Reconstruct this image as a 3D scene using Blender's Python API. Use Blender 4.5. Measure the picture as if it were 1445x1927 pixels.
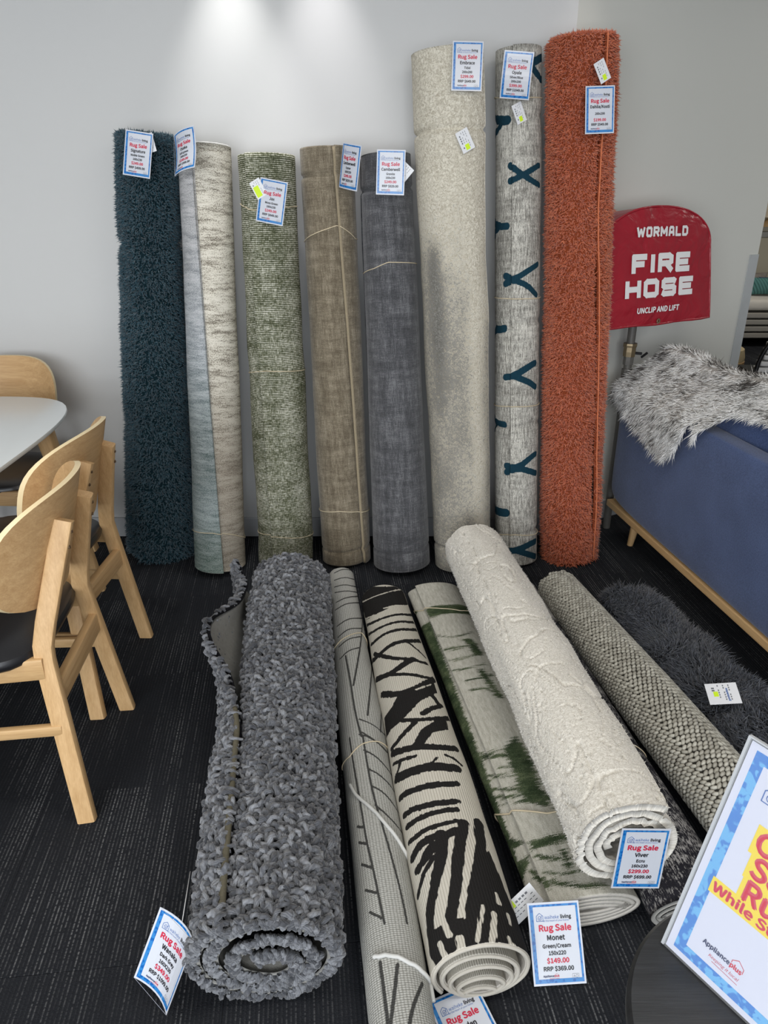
import bpy, bmesh, math, random
import numpy as np
from mathutils import Vector, Matrix, Euler

for o in list(bpy.data.objects):
    bpy.data.objects.remove(o)
SC = bpy.context.scene
COL = SC.collection
PI = math.pi
rng = np.random.default_rng(7)

# ------------------------------------------------------------------ camera
F, PITCH, EYE, CX, CY = 1386.0, math.radians(23.7), 1.45, 722.5, 963.5
cam_d = bpy.data.cameras.new('camera')
cam_d.sensor_fit = 'VERTICAL'
cam_d.sensor_height = 36.0
cam_d.lens = 36.0 * F / 1927.0
cam_d.clip_start = 0.02
cam_o = bpy.data.objects.new('camera', cam_d)
cam_o.location = (0, 0, EYE)
cam_o.rotation_euler = (PI / 2 - PITCH, 0, 0)
COL.objects.link(cam_o)
SC.camera = cam_o
SC.view_settings.view_transform = 'Standard'
SC.view_settings.look = 'None'
SC.view_settings.exposure = 0.56
SC.view_settings.gamma = 1.0
SC.view_settings.use_curve_mapping = False

# ------------------------------------------------------------------ world and large lights
W = bpy.data.worlds.new('world')
SC.world = W
W.use_nodes = True
W.node_tree.nodes['Background'].inputs[0].default_value = (0.86, 0.91, 1.0, 1)
W.node_tree.nodes['Background'].inputs[1].default_value = 0.55

def area_light(name, loc, target, sx, sy, power, color):
    d = bpy.data.lights.new(name, 'AREA')
    d.shape = 'RECTANGLE'
    d.size, d.size_y = sx, sy
    d.energy = power
    d.color = color
    o = bpy.data.objects.new(name, d)
    o.location = loc
    o.rotation_euler = (Vector(target) - Vector(loc)).to_track_quat('-Z', 'Y').to_euler()
    COL.objects.link(o)
    return o

area_light('shopfront_daylight', (-0.8, -3.6, 1.25), (-0.4, 3, 0.9), 4.6, 2.2, 160, (0.90, 0.945, 1.0))
for i, (x, y) in enumerate([(-1.5, 0.8), (0.9, 0.9), (-1.5, -1.6), (0.9, -1.6), (3.4, 3.6), (3.4, 6.6)]):
    area_light('ceiling_panel_light', (x, y, 2.43), (x, y + 0.001, 0), 1.2, 0.55, 13, (1.0, 0.955, 0.89))

# ------------------------------------------------------------------ pixel geometry (photo frame 1445 x 1927)
cp, sp = math.cos(PITCH), math.sin(PITCH)
EYEP = np.array([0, 0, EYE])

def ray(u, v):
    x, y = (u - CX) / F, (v - CY) / F
    return np.array([x, cp - y * sp, -sp - y * cp])

def on_z(u, v, z):
    r = ray(u, v)
    return EYEP + r * ((z - EYE) / r[2])

def on_y(u, v, y):
    r = ray(u, v)
    return EYEP + r * (y / r[1])

def on_plane(u, v, p0, n):
    r = ray(u, v)
    return EYEP + r * (np.dot(np.array(p0) - EYEP, n) / np.dot(r, n))

def depth(p):
    return p[1] * cp + (EYE - p[2]) * sp

def project(P):
    h = EYE - P[..., 2]
    zc = P[..., 1] * cp + h * sp
    yc = h * cp - P[..., 1] * sp
    return CX + F * P[..., 0] / zc, CY + F * yc / zc

# ------------------------------------------------------------------ object helpers
def tag(o, label=None, cat=None, group=None, kind=None):
    if label: o['label'] = label
    if cat: o['category'] = cat
    if group: o['group'] = group
    if kind: o['kind'] = kind
    return o

def empty(name, loc=(0, 0, 0), rz=0, label=None, cat=None, group=None):
    o = bpy.data.objects.new(name, None)
    o.location = loc
    o.rotation_euler = (0, 0, rz)
    o.empty_display_size = 0.1
    COL.objects.link(o)
    return tag(o, label, cat, group)

def link(name, me, parent=None):
    o = bpy.data.objects.new(name, me)
    COL.objects.link(o)
    if parent is not None:
        o.parent = parent
    return o

def np_mesh(name, V, faces, mats, parent=None, uv=None, attrs=None, mi=None, smooth=True):
    """V (n,3); faces: list of int arrays (k,3) or (k,4); mi: material index per face array"""
    me = bpy.data.meshes.new(name)
    V = np.asarray(V, dtype=np.float32)
    me.vertices.add(len(V))
    me.vertices.foreach_set('co', V.ravel())
    faces = [np.asarray(f, dtype=np.int32) for f in faces if len(f)]
    flat = np.concatenate([f.ravel() for f in faces])
    tot = np.concatenate([np.full(len(f), f.shape[1], np.int32) for f in faces])
    start = np.concatenate([[0], np.cumsum(tot)[:-1]]).astype(np.int32)
    me.loops.add(len(flat))
    me.loops.foreach_set('vertex_index', flat)
    me.polygons.add(len(tot))
    me.polygons.foreach_set('loop_start', start)
    me.polygons.foreach_set('loop_total', tot)
    if not isinstance(mats, (list, tuple)):
        mats = [mats]
    for m in mats:
        me.materials.append(m)
    if mi is not None:
        me.polygons.foreach_set('material_index', np.concatenate([np.full(len(f), i, np.int32) for f, i in zip(faces, mi)]))
    me.polygons.foreach_set('use_smooth', np.full(len(tot), bool(smooth)))
    if uv is not None:
        l = me.uv_layers.new(name='UVMap')
        l.data.foreach_set('uv', np.asarray(uv, dtype=np.float32)[flat].ravel())
    for k, a in (attrs or {}).items():
        at = me.attributes.new(k, 'FLOAT', 'POINT')
        at.data.foreach_set('value', np.asarray(a, dtype=np.float32))
    me.update()
    me.validate()
    return link(name, me, parent)

class MB:
    def __init__(s):
        s.v, s.f, s.m = [], [], []
    def add(s, vs, fs, m=0):
        b = len(s.v)
        s.v += [tuple(float(c) for c in p) for p in vs]
        s.f += [tuple(b + i for i in f) for f in fs]
        s.m += [m] * len(fs)
        return s
    def box(s, x0, x1, y0, y1, z0, z1, m=0):
        vs = [(x, y, z) for z in (z0, z1) for y in (y0, y1) for x in (x0, x1)]
        return s.add(vs, [(0, 2, 3, 1), (4, 5, 7, 6), (0, 1, 5, 4), (2, 6, 7, 3), (0, 4, 6, 2), (1, 3, 7, 5)], m)
    def sweep(s, pts, prof, side, m=0, closed=False, cap=True):
        """sweep a 2D profile (a along side vector, b along the third axis)"""
        pts = [Vector(p) for p in pts]
        n, k = len(pts), len(prof)
        side = Vector(side).normalized()
        vs = []
        for i, p in enumerate(pts):
            if closed:
                d = pts[(i + 1) % n] - pts[i - 1]
            else:
                d = pts[min(i + 1, n - 1)] - pts[max(i - 1, 0)]
            d.normalize()
            t = d.cross(side)
            if t.length < 1e-5:
                t = d.cross(Vector((0.3, 0.5, 0.8)))
            t.normalize()
            sd = t.cross(d).normalized()
            pr = prof[i] if isinstance(prof[0][0], (tuple, list)) else prof
            for a, b in pr:
                vs.append(p + sd * a + t * b)
        k = len(prof[0]) if isinstance(prof[0][0], (tuple, list)) else len(prof)
        fs = []
        for i in range(n if closed else n - 1):
            j = (i + 1) % n
            for q in range(k):
                r = (q + 1) % k
                fs.append((i * k + q, j * k + q, j * k + r, i * k + r))
        if cap and not closed:
            fs.append(tuple(range(k)))
            fs.append(tuple(reversed(range((n - 1) * k, n * k))))
        return s.add(vs, fs, m)
    def tube(s, pts, r, seg=8, m=0, closed=False):
        rr = r if isinstance(r, (list, tuple, np.ndarray)) else [r] * len(pts)
        prof = [[(x * math.cos(2 * PI * q / seg), x * math.sin(2 * PI * q / seg)) for q in range(seg)] for x in rr]
        d = Vector(pts[-1]) - Vector(pts[0])
        side = (0.31, 0.22, 0.92) if abs(d.normalized().z) < 0.8 or closed else (1, 0.1, 0)
        return s.sweep(pts, prof, side, m, closed)
    def lathe(s, prof, c=(0, 0, 0), seg=32, m=0):
        vs, fs = [], []
        n = len(prof)
        for i in range(seg):
            a = 2 * PI * i / seg
            for r, z in prof:
                vs.append((c[0] + r * math.cos(a), c[1] + r * math.sin(a), c[2] + z))
        for i in range(seg):
            j = (i + 1) % seg
            for q in range(n - 1):
                fs.append((i * n + q, j * n + q, j * n + q + 1, i * n + q + 1))
        return s.add(vs, fs, m)
    def prism(s, poly, d0, d1, fn, m=0, mside=None):
        """poly [(a,b)], extruded from d0 to d1, fn(a,b,d)->xyz"""
        n = len(poly)
        vs = [fn(a, b, d0) for a, b in poly] + [fn(a, b, d1) for a, b in poly]
        s.add(vs, [tuple(reversed(range(n))), tuple(range(n, 2 * n))], m)
        return s.add(vs, [(i, (i + 1) % n, n + (i + 1) % n, n + i) for i in range(n)], m if mside is None else mside)
    def build(s, name, mats, parent=None, smooth=False, bevel=0, seg=2, subdiv=0, fix=True):
        me = bpy.data.meshes.new(name)
        me.from_pydata(s.v, [], s.f)
        if not isinstance(mats, (list, tuple)): mats = [mats]
        for m in mats: me.materials.append(m)
        me.polygons.foreach_set('material_index', s.m)
        if fix or bevel:
            bm = bmesh.new(); bm.from_mesh(me)
            bmesh.ops.remove_doubles(bm, verts=bm.verts, dist=1e-6)
            bmesh.ops.recalc_face_normals(bm, faces=bm.faces)
            if bevel:
                ed = [e for e in bm.edges if len(e.link_faces) == 2 and e.calc_face_angle(0) > 0.5]
                bmesh.ops.bevel(bm, geom=ed, offset=bevel, segments=seg, profile=0.6, affect='EDGES', clamp_overlap=True)
            bm.to_mesh(me); bm.free()
        me.polygons.foreach_set('use_smooth', [bool(smooth)] * len(me.polygons))
        if smooth == 'auto':
            me.polygons.foreach_set('use_smooth', [True] * len(me.polygons))
            try: me.set_sharp_from_angle(angle=math.radians(40))
            except Exception: pass
        me.update()
        o = link(name, me, parent)
        if subdiv:
            md = o.modifiers.new('subdivision', 'SUBSURF'); md.levels = subdiv; md.render_levels = subdiv
        return o

def rrect(w, h, r, n=3):
    out = []
    for cx, cy, a0 in ((w - r, h - r, 0), (-w + r, h - r, 90), (-w + r, -h + r, 180), (w - r, -h + r, 270)):
        for i in range(n + 1):
            a = math.radians(a0 + 90 * i / n)
            out.append((cx + r * math.cos(a), cy + r * math.sin(a)))
    return out

def copy_tree(o, parent=None):
    c = o.copy(); COL.objects.link(c); c.parent = parent
    for ch in [q for q in o.children]:
        copy_tree(ch, c)
    return c

# numpy value noise
_T = rng.random((256, 256)).astype(np.float32)
def vnoise(x, y):
    xi = np.floor(x).astype(int); yi = np.floor(y).astype(int)
    fx = x - xi; fy = y - yi
    fx = fx * fx * (3 - 2 * fx); fy = fy * fy * (3 - 2 * fy)
    a = _T[xi & 255, yi & 255]; b = _T[(xi + 1) & 255, yi & 255]
    c = _T[xi & 255, (yi + 1) & 255]; d = _T[(xi + 1) & 255, (yi + 1) & 255]
    return (a * (1 - fx) + b * fx) * (1 - fy) + (c * (1 - fx) + d * fx) * fy

# ------------------------------------------------------------------ material helpers
class NT:
    def __init__(s, name, rough=0.7, spec=0.3):
        s.mat = bpy.data.materials.new(name)
        s.mat.use_nodes = True
        s.t = s.mat.node_tree
        s.b = s.t.nodes['Principled BSDF']
        s.b.inputs['Roughness'].default_value = rough
        s.b.inputs['Specular IOR Level'].default_value = spec
    def n(s, typ, ins=None, **kw):
        nd = s.t.nodes.new(typ)
        for k, v in kw.items(): setattr(nd, k, v)
        for k, v in (ins or {}).items(): s.put(nd.inputs[k], v)
        return nd
    def put(s, sock, v):
        if isinstance(v, bpy.types.NodeSocket): s.t.links.new(v, sock)
        elif v is not None:
            if sock.type == 'RGBA' and len(v) == 3: v = (*v, 1)
            sock.default_value = v
    def uv(s, sx=1, sy=1, rot=0):
        tc = s.n('ShaderNodeTexCoord')
        return s.n('ShaderNodeMapping', {'Vector': tc.outputs['UV'], 'Scale': (sx, sy, 1), 'Rotation': (0, 0, rot)}).outputs[0]
    def obj(s, sc=(1, 1, 1), rot=(0, 0, 0), loc=(0, 0, 0)):
        tc = s.n('ShaderNodeTexCoord')
        return s.n('ShaderNodeMapping', {'Vector': tc.outputs['Object'], 'Scale': sc, 'Rotation': rot, 'Location': loc}).outputs[0]
    def noise(s, vec, scale=5, detail=3, rough=0.55, dist=0):
        return s.n('ShaderNodeTexNoise', {'Vector': vec, 'Scale': scale, 'Detail': detail, 'Roughness': rough, 'Distortion': dist}).outputs['Fac']
    def voro(s, vec, scale=20, feature='F1', rnd=1.0):
        return s.n('ShaderNodeTexVoronoi', {'Vector': vec, 'Scale': scale, 'Randomness': rnd}, feature=feature).outputs['Distance']
    def math(s, op, a, b=None, c=None):
        nd = s.n('ShaderNodeMath', operation=op)
        s.put(nd.inputs[0], a)
        if b is not None: s.put(nd.inputs[1], b)
        if c is not None: s.put(nd.inputs[2], c)
        return nd.outputs[0]
    def mix(s, f, a, b):
        nd = s.n('ShaderNodeMix', data_type='RGBA')
        s.put(nd.inputs[0], f); s.put(nd.inputs[6], a); s.put(nd.inputs[7], b)
        return nd.outputs[2]
    def step(s, x, lo, hi):
        nd = s.n('ShaderNodeMapRange', {'Value': x, 'From Min': lo, 'From Max': hi})
        nd.interpolation_type = 'SMOOTHSTEP'
        return nd.outputs[0]
    def ramp(s, f, stops):
        nd = s.n('ShaderNodeValToRGB', {'Fac': f})
        e = nd.color_ramp.elements
        while len(e) < len(stops): e.new(0.5)
        for q, (p, c) in zip(e, stops):
            q.position = p; q.color = (*c, 1)
        return nd.outputs[0]
    def attr(s, name):
        return s.n('ShaderNodeAttribute', attribute_name=name).outputs['Fac']
    def sep(s, vec):
        nd = s.n('ShaderNodeSeparateXYZ', {'Vector': vec})
        return nd.outputs[0], nd.outputs[1], nd.outputs[2]
    def comb(s, x=0.0, y=0.0, z=0.0):
        return s.n('ShaderNodeCombineXYZ', {'X': x, 'Y': y, 'Z': z}).outputs[0]
    def bump(s, h, strength=0.5, dist=0.005):
        nd = s.n('ShaderNodeBump', {'Height': h, 'Strength': strength, 'Distance': dist})
        s.put(s.b.inputs['Normal'], nd.outputs[0])
    def col(s, c): s.put(s.b.inputs['Base Color'], c); return s
    def set(s, **kw):
        for k, v in kw.items(): s.put(s.b.inputs[k.replace('_', ' ')], v)
        return s

def plain(name, c, rough=0.6, spec=0.3, var=0.0, vscale=8, bump=0, bscale=120, bdist=0.002, **kw):
    m = NT(name, rough, spec)
    o = m.obj()
    if var:
        f = m.noise(o, vscale, 4)
        m.col(m.mix(f, tuple(x * (1 - var) for x in c), tuple(min(1, x * (1 + var)) for x in c)))
    else:
        m.col(c)
    if bump: m.bump(m.noise(o, bscale, 3), bump, bdist)
    m.set(**kw)
    return m.mat

def wood(name, c0, c1, axis='z', rough=0.45, scale=1.0):
    m = NT(name, rough, 0.35)
    s = {'x': (1.8, 42, 42), 'y': (42, 1.8, 42), 'z': (42, 42, 1.8)}[axis]
    s = tuple(q * scale for q in s)
    v = m.obj(s)
    f = m.noise(v, 1.5, 4, 0.6, 0.6)
    g = m.noise(m.obj(tuple(q * 4 for q in s)), 2.0, 2, 0.6)
    fine = m.math('ADD', m.math('MULTIPLY', f, 0.62), m.math('MULTIPLY', g, 0.38))
    m.col(m.ramp(fine, [(0.3, c0), (0.52, tuple((a + b) / 2 for a, b in zip(c0, c1))), (0.72, c1)]))
    m.bump(g, 0.12, 0.001)
    return m.mat

M = {}
M['wall'] = plain('wall_paint', (0.53, 0.53, 0.52), 0.55, 0.25, 0.02, 1.2, 0.06, 260, 0.001)
M['wall_grey'] = plain('wall_paint_warm', (0.55, 0.55, 0.505), 0.5, 0.25, 0.02, 1.2, 0.05, 260, 0.001)
M['base'] = plain('skirting_paint', (0.42, 0.43, 0.44), 0.45, 0.3)
M['ceiling'] = plain('ceiling_tile', (0.75, 0.75, 0.74), 0.8, 0.2, 0.02)
M['cream_wall'] = plain('far_wall_paint', (0.70, 0.64, 0.52), 0.7, 0.2, 0.03)
M['alu'] = plain('aluminium', (0.46, 0.48, 0.48), 0.5, 0.5, 0.08, 14, 0.05, 60, 0.001, Metallic=0.25)
M['oak_z'] = wood('oak_upright', (0.47, 0.285, 0.125), (0.68, 0.455, 0.235), 'z')
M['oak_x'] = wood('oak_across', (0.42, 0.25, 0.11), (0.63, 0.42, 0.215), 'x')
M['oak_y'] = wood('oak_lengthwise', (0.44, 0.265, 0.115), (0.64, 0.43, 0.215), 'y')
M['ply'] = plain('ply_edge', (0.74, 0.60, 0.36), 0.4, 0.35, 0.06, 30)
M['leather'] = plain('black_leather', (0.012, 0.012, 0.014), 0.33, 0.5, 0.1, 10, 0.15, 400, 0.001)
M['white_lam'] = plain('white_laminate', (0.72, 0.76, 0.77), 0.22, 0.5)
M['screw'] = plain('dark_screw', (0.10, 0.06, 0.03), 0.5)
M['black_wood'] = None
M['paper'] = plain('card_paper', (0.56, 0.585, 0.64), 0.22, 0.5)
M['paper_white'] = plain('tag_paper', (0.74, 0.75, 0.77), 0.4, 0.4)
M['red_ink'] = plain('red_ink', (0.52, 0.022, 0.06), 0.3, 0.4)
M['black_ink'] = plain('black_ink', (0.02, 0.02, 0.025), 0.3, 0.4)
M['grey_ink'] = plain('grey_ink', (0.15, 0.16, 0.18), 0.3, 0.4)
M['blue_ink'] = plain('blue_ink', (0.03, 0.11, 0.36), 0.3, 0.4)
M['navy_ink'] = plain('navy_ink', (0.02, 0.03, 0.10), 0.3, 0.4)
M['yellow'] = plain('yellow_print', (0.72, 0.56, 0.01), 0.3, 0.4)
M['lime'] = plain('lime_sticker', (0.62, 0.85, 0.03), 0.5, 0.3)
M['twine'] = plain('twine', (0.55, 0.47, 0.33), 0.8, 0.2, 0.15, 60)
M['binding'] = plain('white_binding', (0.52, 0.52, 0.50), 0.85, 0.15, 0.1, 80, 0.4, 500, 0.001)
M['backing'] = plain('rug_backing', (0.27, 0.265, 0.245), 0.95, 0.1, 0.18, 90, 0.5, 500, 0.002)
M['backing_cream'] = plain('rug_backing_cream', (0.50, 0.47, 0.42), 0.95, 0.1, 0.15, 90, 0.5, 400, 0.002)
M['black_metal'] = plain('black_metal', (0.012, 0.012, 0.013), 0.4, 0.4)
M['pipe'] = plain('grey_pipe', (0.10, 0.095, 0.085), 0.5, 0.4, 0.2, 30)
M['brass'] = plain('dull_brass', (0.22, 0.17, 0.10), 0.4, 0.5, 0.2, 40, Metallic=0.6)

def carpet_mat():
    m = NT('striped_carpet', 0.95, 0.08)
    tc = m.n('ShaderNodeTexCoord')
    oi = m.n('ShaderNodeObjectInfo')
    r = oi.outputs['Random']
    x, y, z = m.sep(tc.outputs['Object'])
    xs = m.math('DIVIDE', x, 0.0088)
    cell = m.math('FLOOR', xs)
    fr = m.math('ABSOLUTE', m.math('SUBTRACT', m.math('FRACT', xs), 0.5))
    line = m.math('SUBTRACT', 1.0, m.step(fr, 0.10, 0.24))
    long = m.noise(m.comb(m.math('MULTIPLY', cell, 3.71), m.math('ADD', m.math('MULTIPLY', y, 2.2), m.math('MULTIPLY', r, 91.0)), 0.0), 1.0, 2)
    wide = m.noise(m.comb(m.math('MULTIPLY', x, 9.0), m.math('MULTIPLY', y, 2.0), m.math('MULTIPLY', r, 37.0)), 1.0, 2)
    inten = m.step(m.math('ADD', m.math('MULTIPLY', long, 0.7), m.math('MULTIPLY', wide, 0.5)), 0.52, 0.86)
    stitch = m.noise(m.comb(m.math('MULTIPLY', cell, 5.3), m.math('MULTIPLY', y, 190.0), 0.0), 1.0, 1)
    st = m.step(stitch, 0.32, 0.62)
    f = m.math('MULTIPLY', m.math('MULTIPLY', line, st), m.math('ADD', m.math('MULTIPLY', inten, 0.95), 0.05))
    tex = m.noise(tc.outputs['Object'], 420, 2)
    base = m.mix(tex, (0.008, 0.009, 0.011), (0.026, 0.028, 0.033))
    m.col(m.mix(f, base, (0.17, 0.172, 0.175)))
    rib = m.math('ADD', m.math('MULTIPLY', m.math('SUBTRACT', 0.5, fr), 1.2), tex)
    m.bump(rib, 0.7, 0.003)
    return m.mat
M['carpet'] = carpet_mat()

# ------------------------------------------------------------------ the room
def struct(name, mb, mat, **kw):
    o = mb.build(name, mat, **kw)
    o['kind'] = 'structure'
    return o

WY = 3.038                       # back wall plane
C0 = np.array([0.673, WY, 0.0])  # outside corner between the two walls
EA = np.array([0.875, 0.484, 0.0]); EA /= np.linalg.norm(EA)
NA = np.array([EA[1], -EA[0], 0.0])
LA = 1.225
CEIL = 2.45
TW = 0.0075
floor = struct('floor', MB().box(-4.2, 6.2, -4.0, 9.3, -0.12, -TW), M['carpet'])
struct('ceiling', MB().box(-4.2, 6.2, -4.0, 9.3, CEIL, CEIL + 0.1), M['ceiling'])
struct('wall_back', MB().box(-4.2, C0[0], WY, WY + 0.12, -0.1, CEIL), M['wall'])
q1 = C0 + EA * LA
struct('wall_angled', MB().prism([(0, -0.1), (LA, -0.1), (LA, CEIL), (0, CEIL)], 0.0, -0.12, lambda a, b, d: C0 + EA * a + NA * d + np.array([0, 0, b])), M['wall_grey'])
struct('wall_left', MB().box(-4.3, -4.2, -4.0, 9.3, -0.1, CEIL), M['wall'])
struct('wall_right', MB().box(6.2, 6.3, -4.0, 9.3, -0.1, CEIL), M['wall'])
struct('wall_far', MB().box(-4.2, 6.2, 9.2, 9.3, -0.1, CEIL), M['cream_wall'])
struct('baseboard_back', MB().box(-4.2, C0[0] - 0.002, WY - 0.014, WY - 0.0005, 0.001, 0.092), M['base'], bevel=0.003)
struct('baseboard_angled', MB().prism([(0.002, 0.001), (LA - 0.06, 0.001), (LA - 0.06, 0.092), (0.002, 0.092)], 0.0005, 0.014, lambda a, b, d: C0 + EA * a + NA * d + np.array([0, 0, b])), M['base'])
zt = on_plane(1415, 479, C0, NA)[2]
struct('trim_1', MB().prism([(LA - 0.058, 0.001), (LA + 0.002, 0.001), (LA + 0.002, zt), (LA - 0.058, zt)], 0.0005, 0.005, lambda a, b, d: C0 + EA * a + NA * d + np.array([0, 0, b])), M['alu'])

# carpet tiles (half-metre squares), laid a little askew to the wall
ts = 0.5
me_t = MB().box(-ts / 2 + 0.0003, ts / 2 - 0.0003, -ts / 2 + 0.0003, ts / 2 - 0.0003, -TW + 0.0002, 0).build('carpet_tile', M['carpet'], floor, bevel=0.001, seg=1)
tile_me = me_t.data
ang = math.radians(6.3)
first = True
for i in range(-7, 6):
    for j in range(-5, 4):
        lx, ly = (i + 0.5) * ts + 0.11, (j + 0.5) * ts
        x = lx * math.cos(ang) - ly * math.sin(ang) - 0.1
        y = lx * math.sin(ang) + ly * math.cos(ang) + 2.56
        if x < -2.5 or x > 2.3 or y < 0.1 or y > 3.5: continue
        if y > WY + 0.20 and x < 0.5: continue
        o = me_t if first else link('carpet_tile', tile_me, floor)
        first = False
        o.location = (x, y, 0); o.rotation_euler = (0, 0, ang)

# ------------------------------------------------------------------ ceiling downlights washing the wall
def downlight(x, label, power, tint):
    root = empty('downlight', (x, WY - 0.15, CEIL), 0, label, 'ceiling light', 'wall washer downlights')
    MB().lathe([(0.05, -0.001), (0.062, -0.003), (0.062, -0.012), (0.045, -0.014), (0.042, -0.003)], seg=24).build('trim_ring', M['white_lam'], root, smooth=True)
    e = NT('lamp_glow_' + str(round(x, 2)))
    e.set(Emission_Color=(1, 0.97, 0.93, 1), Emission_Strength=6.0)
    MB().lathe([(0.0, -0.004), (0.042, -0.004), (0.042, -0.002)], seg=24).build('lens', e.mat, root)
    d = bpy.data.lights.new('downlight_beam', 'SPOT')
    d.energy = power; d.color = tint; d.spot_size = math.radians(54); d.spot_blend = 1.0; d.shadow_soft_size = 0.02
    o = bpy.data.objects.new('downlight_beam', d)
    o.location = (x, WY - 0.15, CEIL - 0.02)
    o.rotation_euler = (math.radians(3), 0, 0)
    COL.objects.link(o)
downlight(-0.535, 'round ceiling downlight above the pale grey standing rug', 24, (1.0, 0.985, 0.97))
downlight(-0.215, 'round ceiling downlight above the beige standing rug', 17, (1.0, 0.96, 0.98))
downlight(0.75, 'round ceiling downlight above the orange standing rug', 4, (1.0, 0.97, 0.92))

# ------------------------------------------------------------------ dining chairs
def superpanel(n=56, rings=7, w=0.222, h=0.147, e=2.9):
    pts = [(0.0, 0.0)]
    for k in range(1, rings + 1):
        for i in range(n):
            a = 2 * PI * i / n
            c, s_ = math.cos(a), math.sin(a)
            r = (abs(c) ** e + abs(s_) ** e) ** (-1 / e)
            pts.append((w * c * r * k / rings, h * s_ * r * k / rings))
    return pts

def make_chair(label):
    t = empty('dining_chair', (0, 0, 0), 0, label, 'chair', 'oak dining chairs around the white table')
    prof = rrect(0.0135, 0.0225, 0.006, 2)
    for s in (-1, 1):
        pts = [(s * 0.219, -0.24, 0.0), (s * 0.186, -0.217, 0.235), (s * 0.158, -0.197, 0.440), (s * 0.150, -0.196, 0.475), (s * 0.136, -0.207, 0.53), (s * 0.106, -0.237, 0.645), (s * 0.078, -0.268, 0.762)]
        leg = MB().sweep(pts, prof, (1, 0, 0)).build('back_leg', M['oak_z'], t, smooth='auto')
        for (x, y, z) in ((s * 0.087, -0.282, 0.735), (s * 0.095, -0.274, 0.70)):
            MB().lathe([(0, 0), (0.0042, 0), (0.0042, 0.004), (0, 0.004)], seg=10).build('screw', M['screw'], leg).matrix_local = Matrix.Translation((x, y, z)) @ Matrix.Rotation(math.radians(76), 4, 'X')
        MB().sweep([(s * 0.222, 0.235, 0.0), (s * 0.205, 0.205, 0.25), (s * 0.196, 0.19, 0.435)], prof, (1, 0, 0)).build('front_leg', M['oak_z'], t, smooth='auto')
        MB().sweep([(s * 0.166, -0.195, 0.425), (s * 0.196, 0.185, 0.425)], rrect(0.011, 0.028, 0.004, 2), (1, 0, 0)).build('side_rail', M['oak_y'], t, smooth='auto')
        MB().sweep([(s * 0.188, -0.215, 0.262), (s * 0.207, 0.205, 0.262)], rrect(0.009, 0.014, 0.003, 2), (1, 0, 0)).build('stretcher', M['oak_y'], t, smooth='auto')
    MB().sweep([(-0.178, -0.210, 0.345), (0.178, -0.210, 0.345)], rrect(0.012, 0.03, 0.005, 2), (0, 1, 0)).build('rear_rail', M['oak_x'], t, smooth='auto')
    MB().sweep([(-0.2, 0.198, 0.425), (0.2, 0.198, 0.425)], rrect(0.011, 0.028, 0.004, 2), (0, 1, 0)).build('front_rail', M['oak_x'], t, smooth='auto')
    # curved ply back
    pts = superpanel()
    zc, n, rings, th = 0.695, 56, 7, 0.014
    def P(x, z, d):
        lean = -0.246 - (z - 0.0) * 0.26
        yb = lean + 0.098 * abs(x / 0.222) ** 2.4 + d
        return (x * 0.995, yb, zc + z)
    mb = MB()
    fr = [P(x, z, th) for x, z in pts]; bk = [P(x, z, 0) for x, z in pts]
    N = len(pts)
    fs = []
    for i in range(n):
        j = (i + 1) % n
        fs.append((0, 1 + i, 1 + j))
        for k in range(rings - 1):
            a, b = 1 + k * n, 1 + (k + 1) * n
            fs.append((a + i, b + i, b + j, a + j))
    mb.add(fr + bk, fs + [tuple(N + q for q in reversed(f)) for f in fs], 0)
    o0 = 1 + (rings - 1) * n
    mb.add([fr[o0 + i] for i in range(n)] + [bk[o0 + i] for i in range(n)], [(i, (i + 1) % n, n + (i + 1) % n, n + i) for i in range(n)], 1)
    mb.build('backrest', [M['oak_x'], M['ply']], t, smooth='auto')
    # padded seat
    mb = MB()
    rows = [(0.0, 0.93), (0.012, 0.99), (0.024, 1.0), (0.036, 0.975), (0.045, 0.88), (0.049, 0.6), (0.050, 0.0)]
    ns = 48
    vs = []
    for z, sc in rows:
        for i in range(ns):
            a = 2 * PI * i / ns
            c, s_ = math.cos(a), math.sin(a)
            r = (abs(c) ** 4 + abs(s_) ** 4) ** (-0.25)
            wv = 0.225 - 0.02 * (1 if s_ < 0 else 0) * abs(s_)
            vs.append((wv * c * r * sc, 0.012 + 0.205 * s_ * r * sc, 0.432 + z * 0.95))
    fs = [(k * ns + i, k * ns + (i + 1) % ns, (k + 1) * ns + (i + 1) % ns, (k + 1) * ns + i) for k in range(len(rows) - 1) for i in range(ns)]
    fs.append(tuple(reversed(range(ns))))
    mb.add(vs, fs).build('seat', M['leather'], t, smooth='auto')
    return t

ch = make_chair('oak dining chair nearest the camera with black seat, its curved back fully in view')
ch.location = (-1.002, 1.579, 0); ch.rotation_euler = (0, 0, PI / 2 + math.radians(5))
c2 = copy_tree(ch)
tag(c2, 'second oak dining chair beside the table, between the nearest chair and teal rug')
c2.location = (-1.087, 2.0, 0); c2.rotation_euler = (0, 0, PI / 2 - math.radians(2))
c3 = copy_tree(ch)
tag(c3, 'oak dining chair by the wall at the table end, facing the camera')
c3.location = (-1.50, 2.665, 0); c3.rotation_euler = (0, 0, PI + math.radians(-3))

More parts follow.
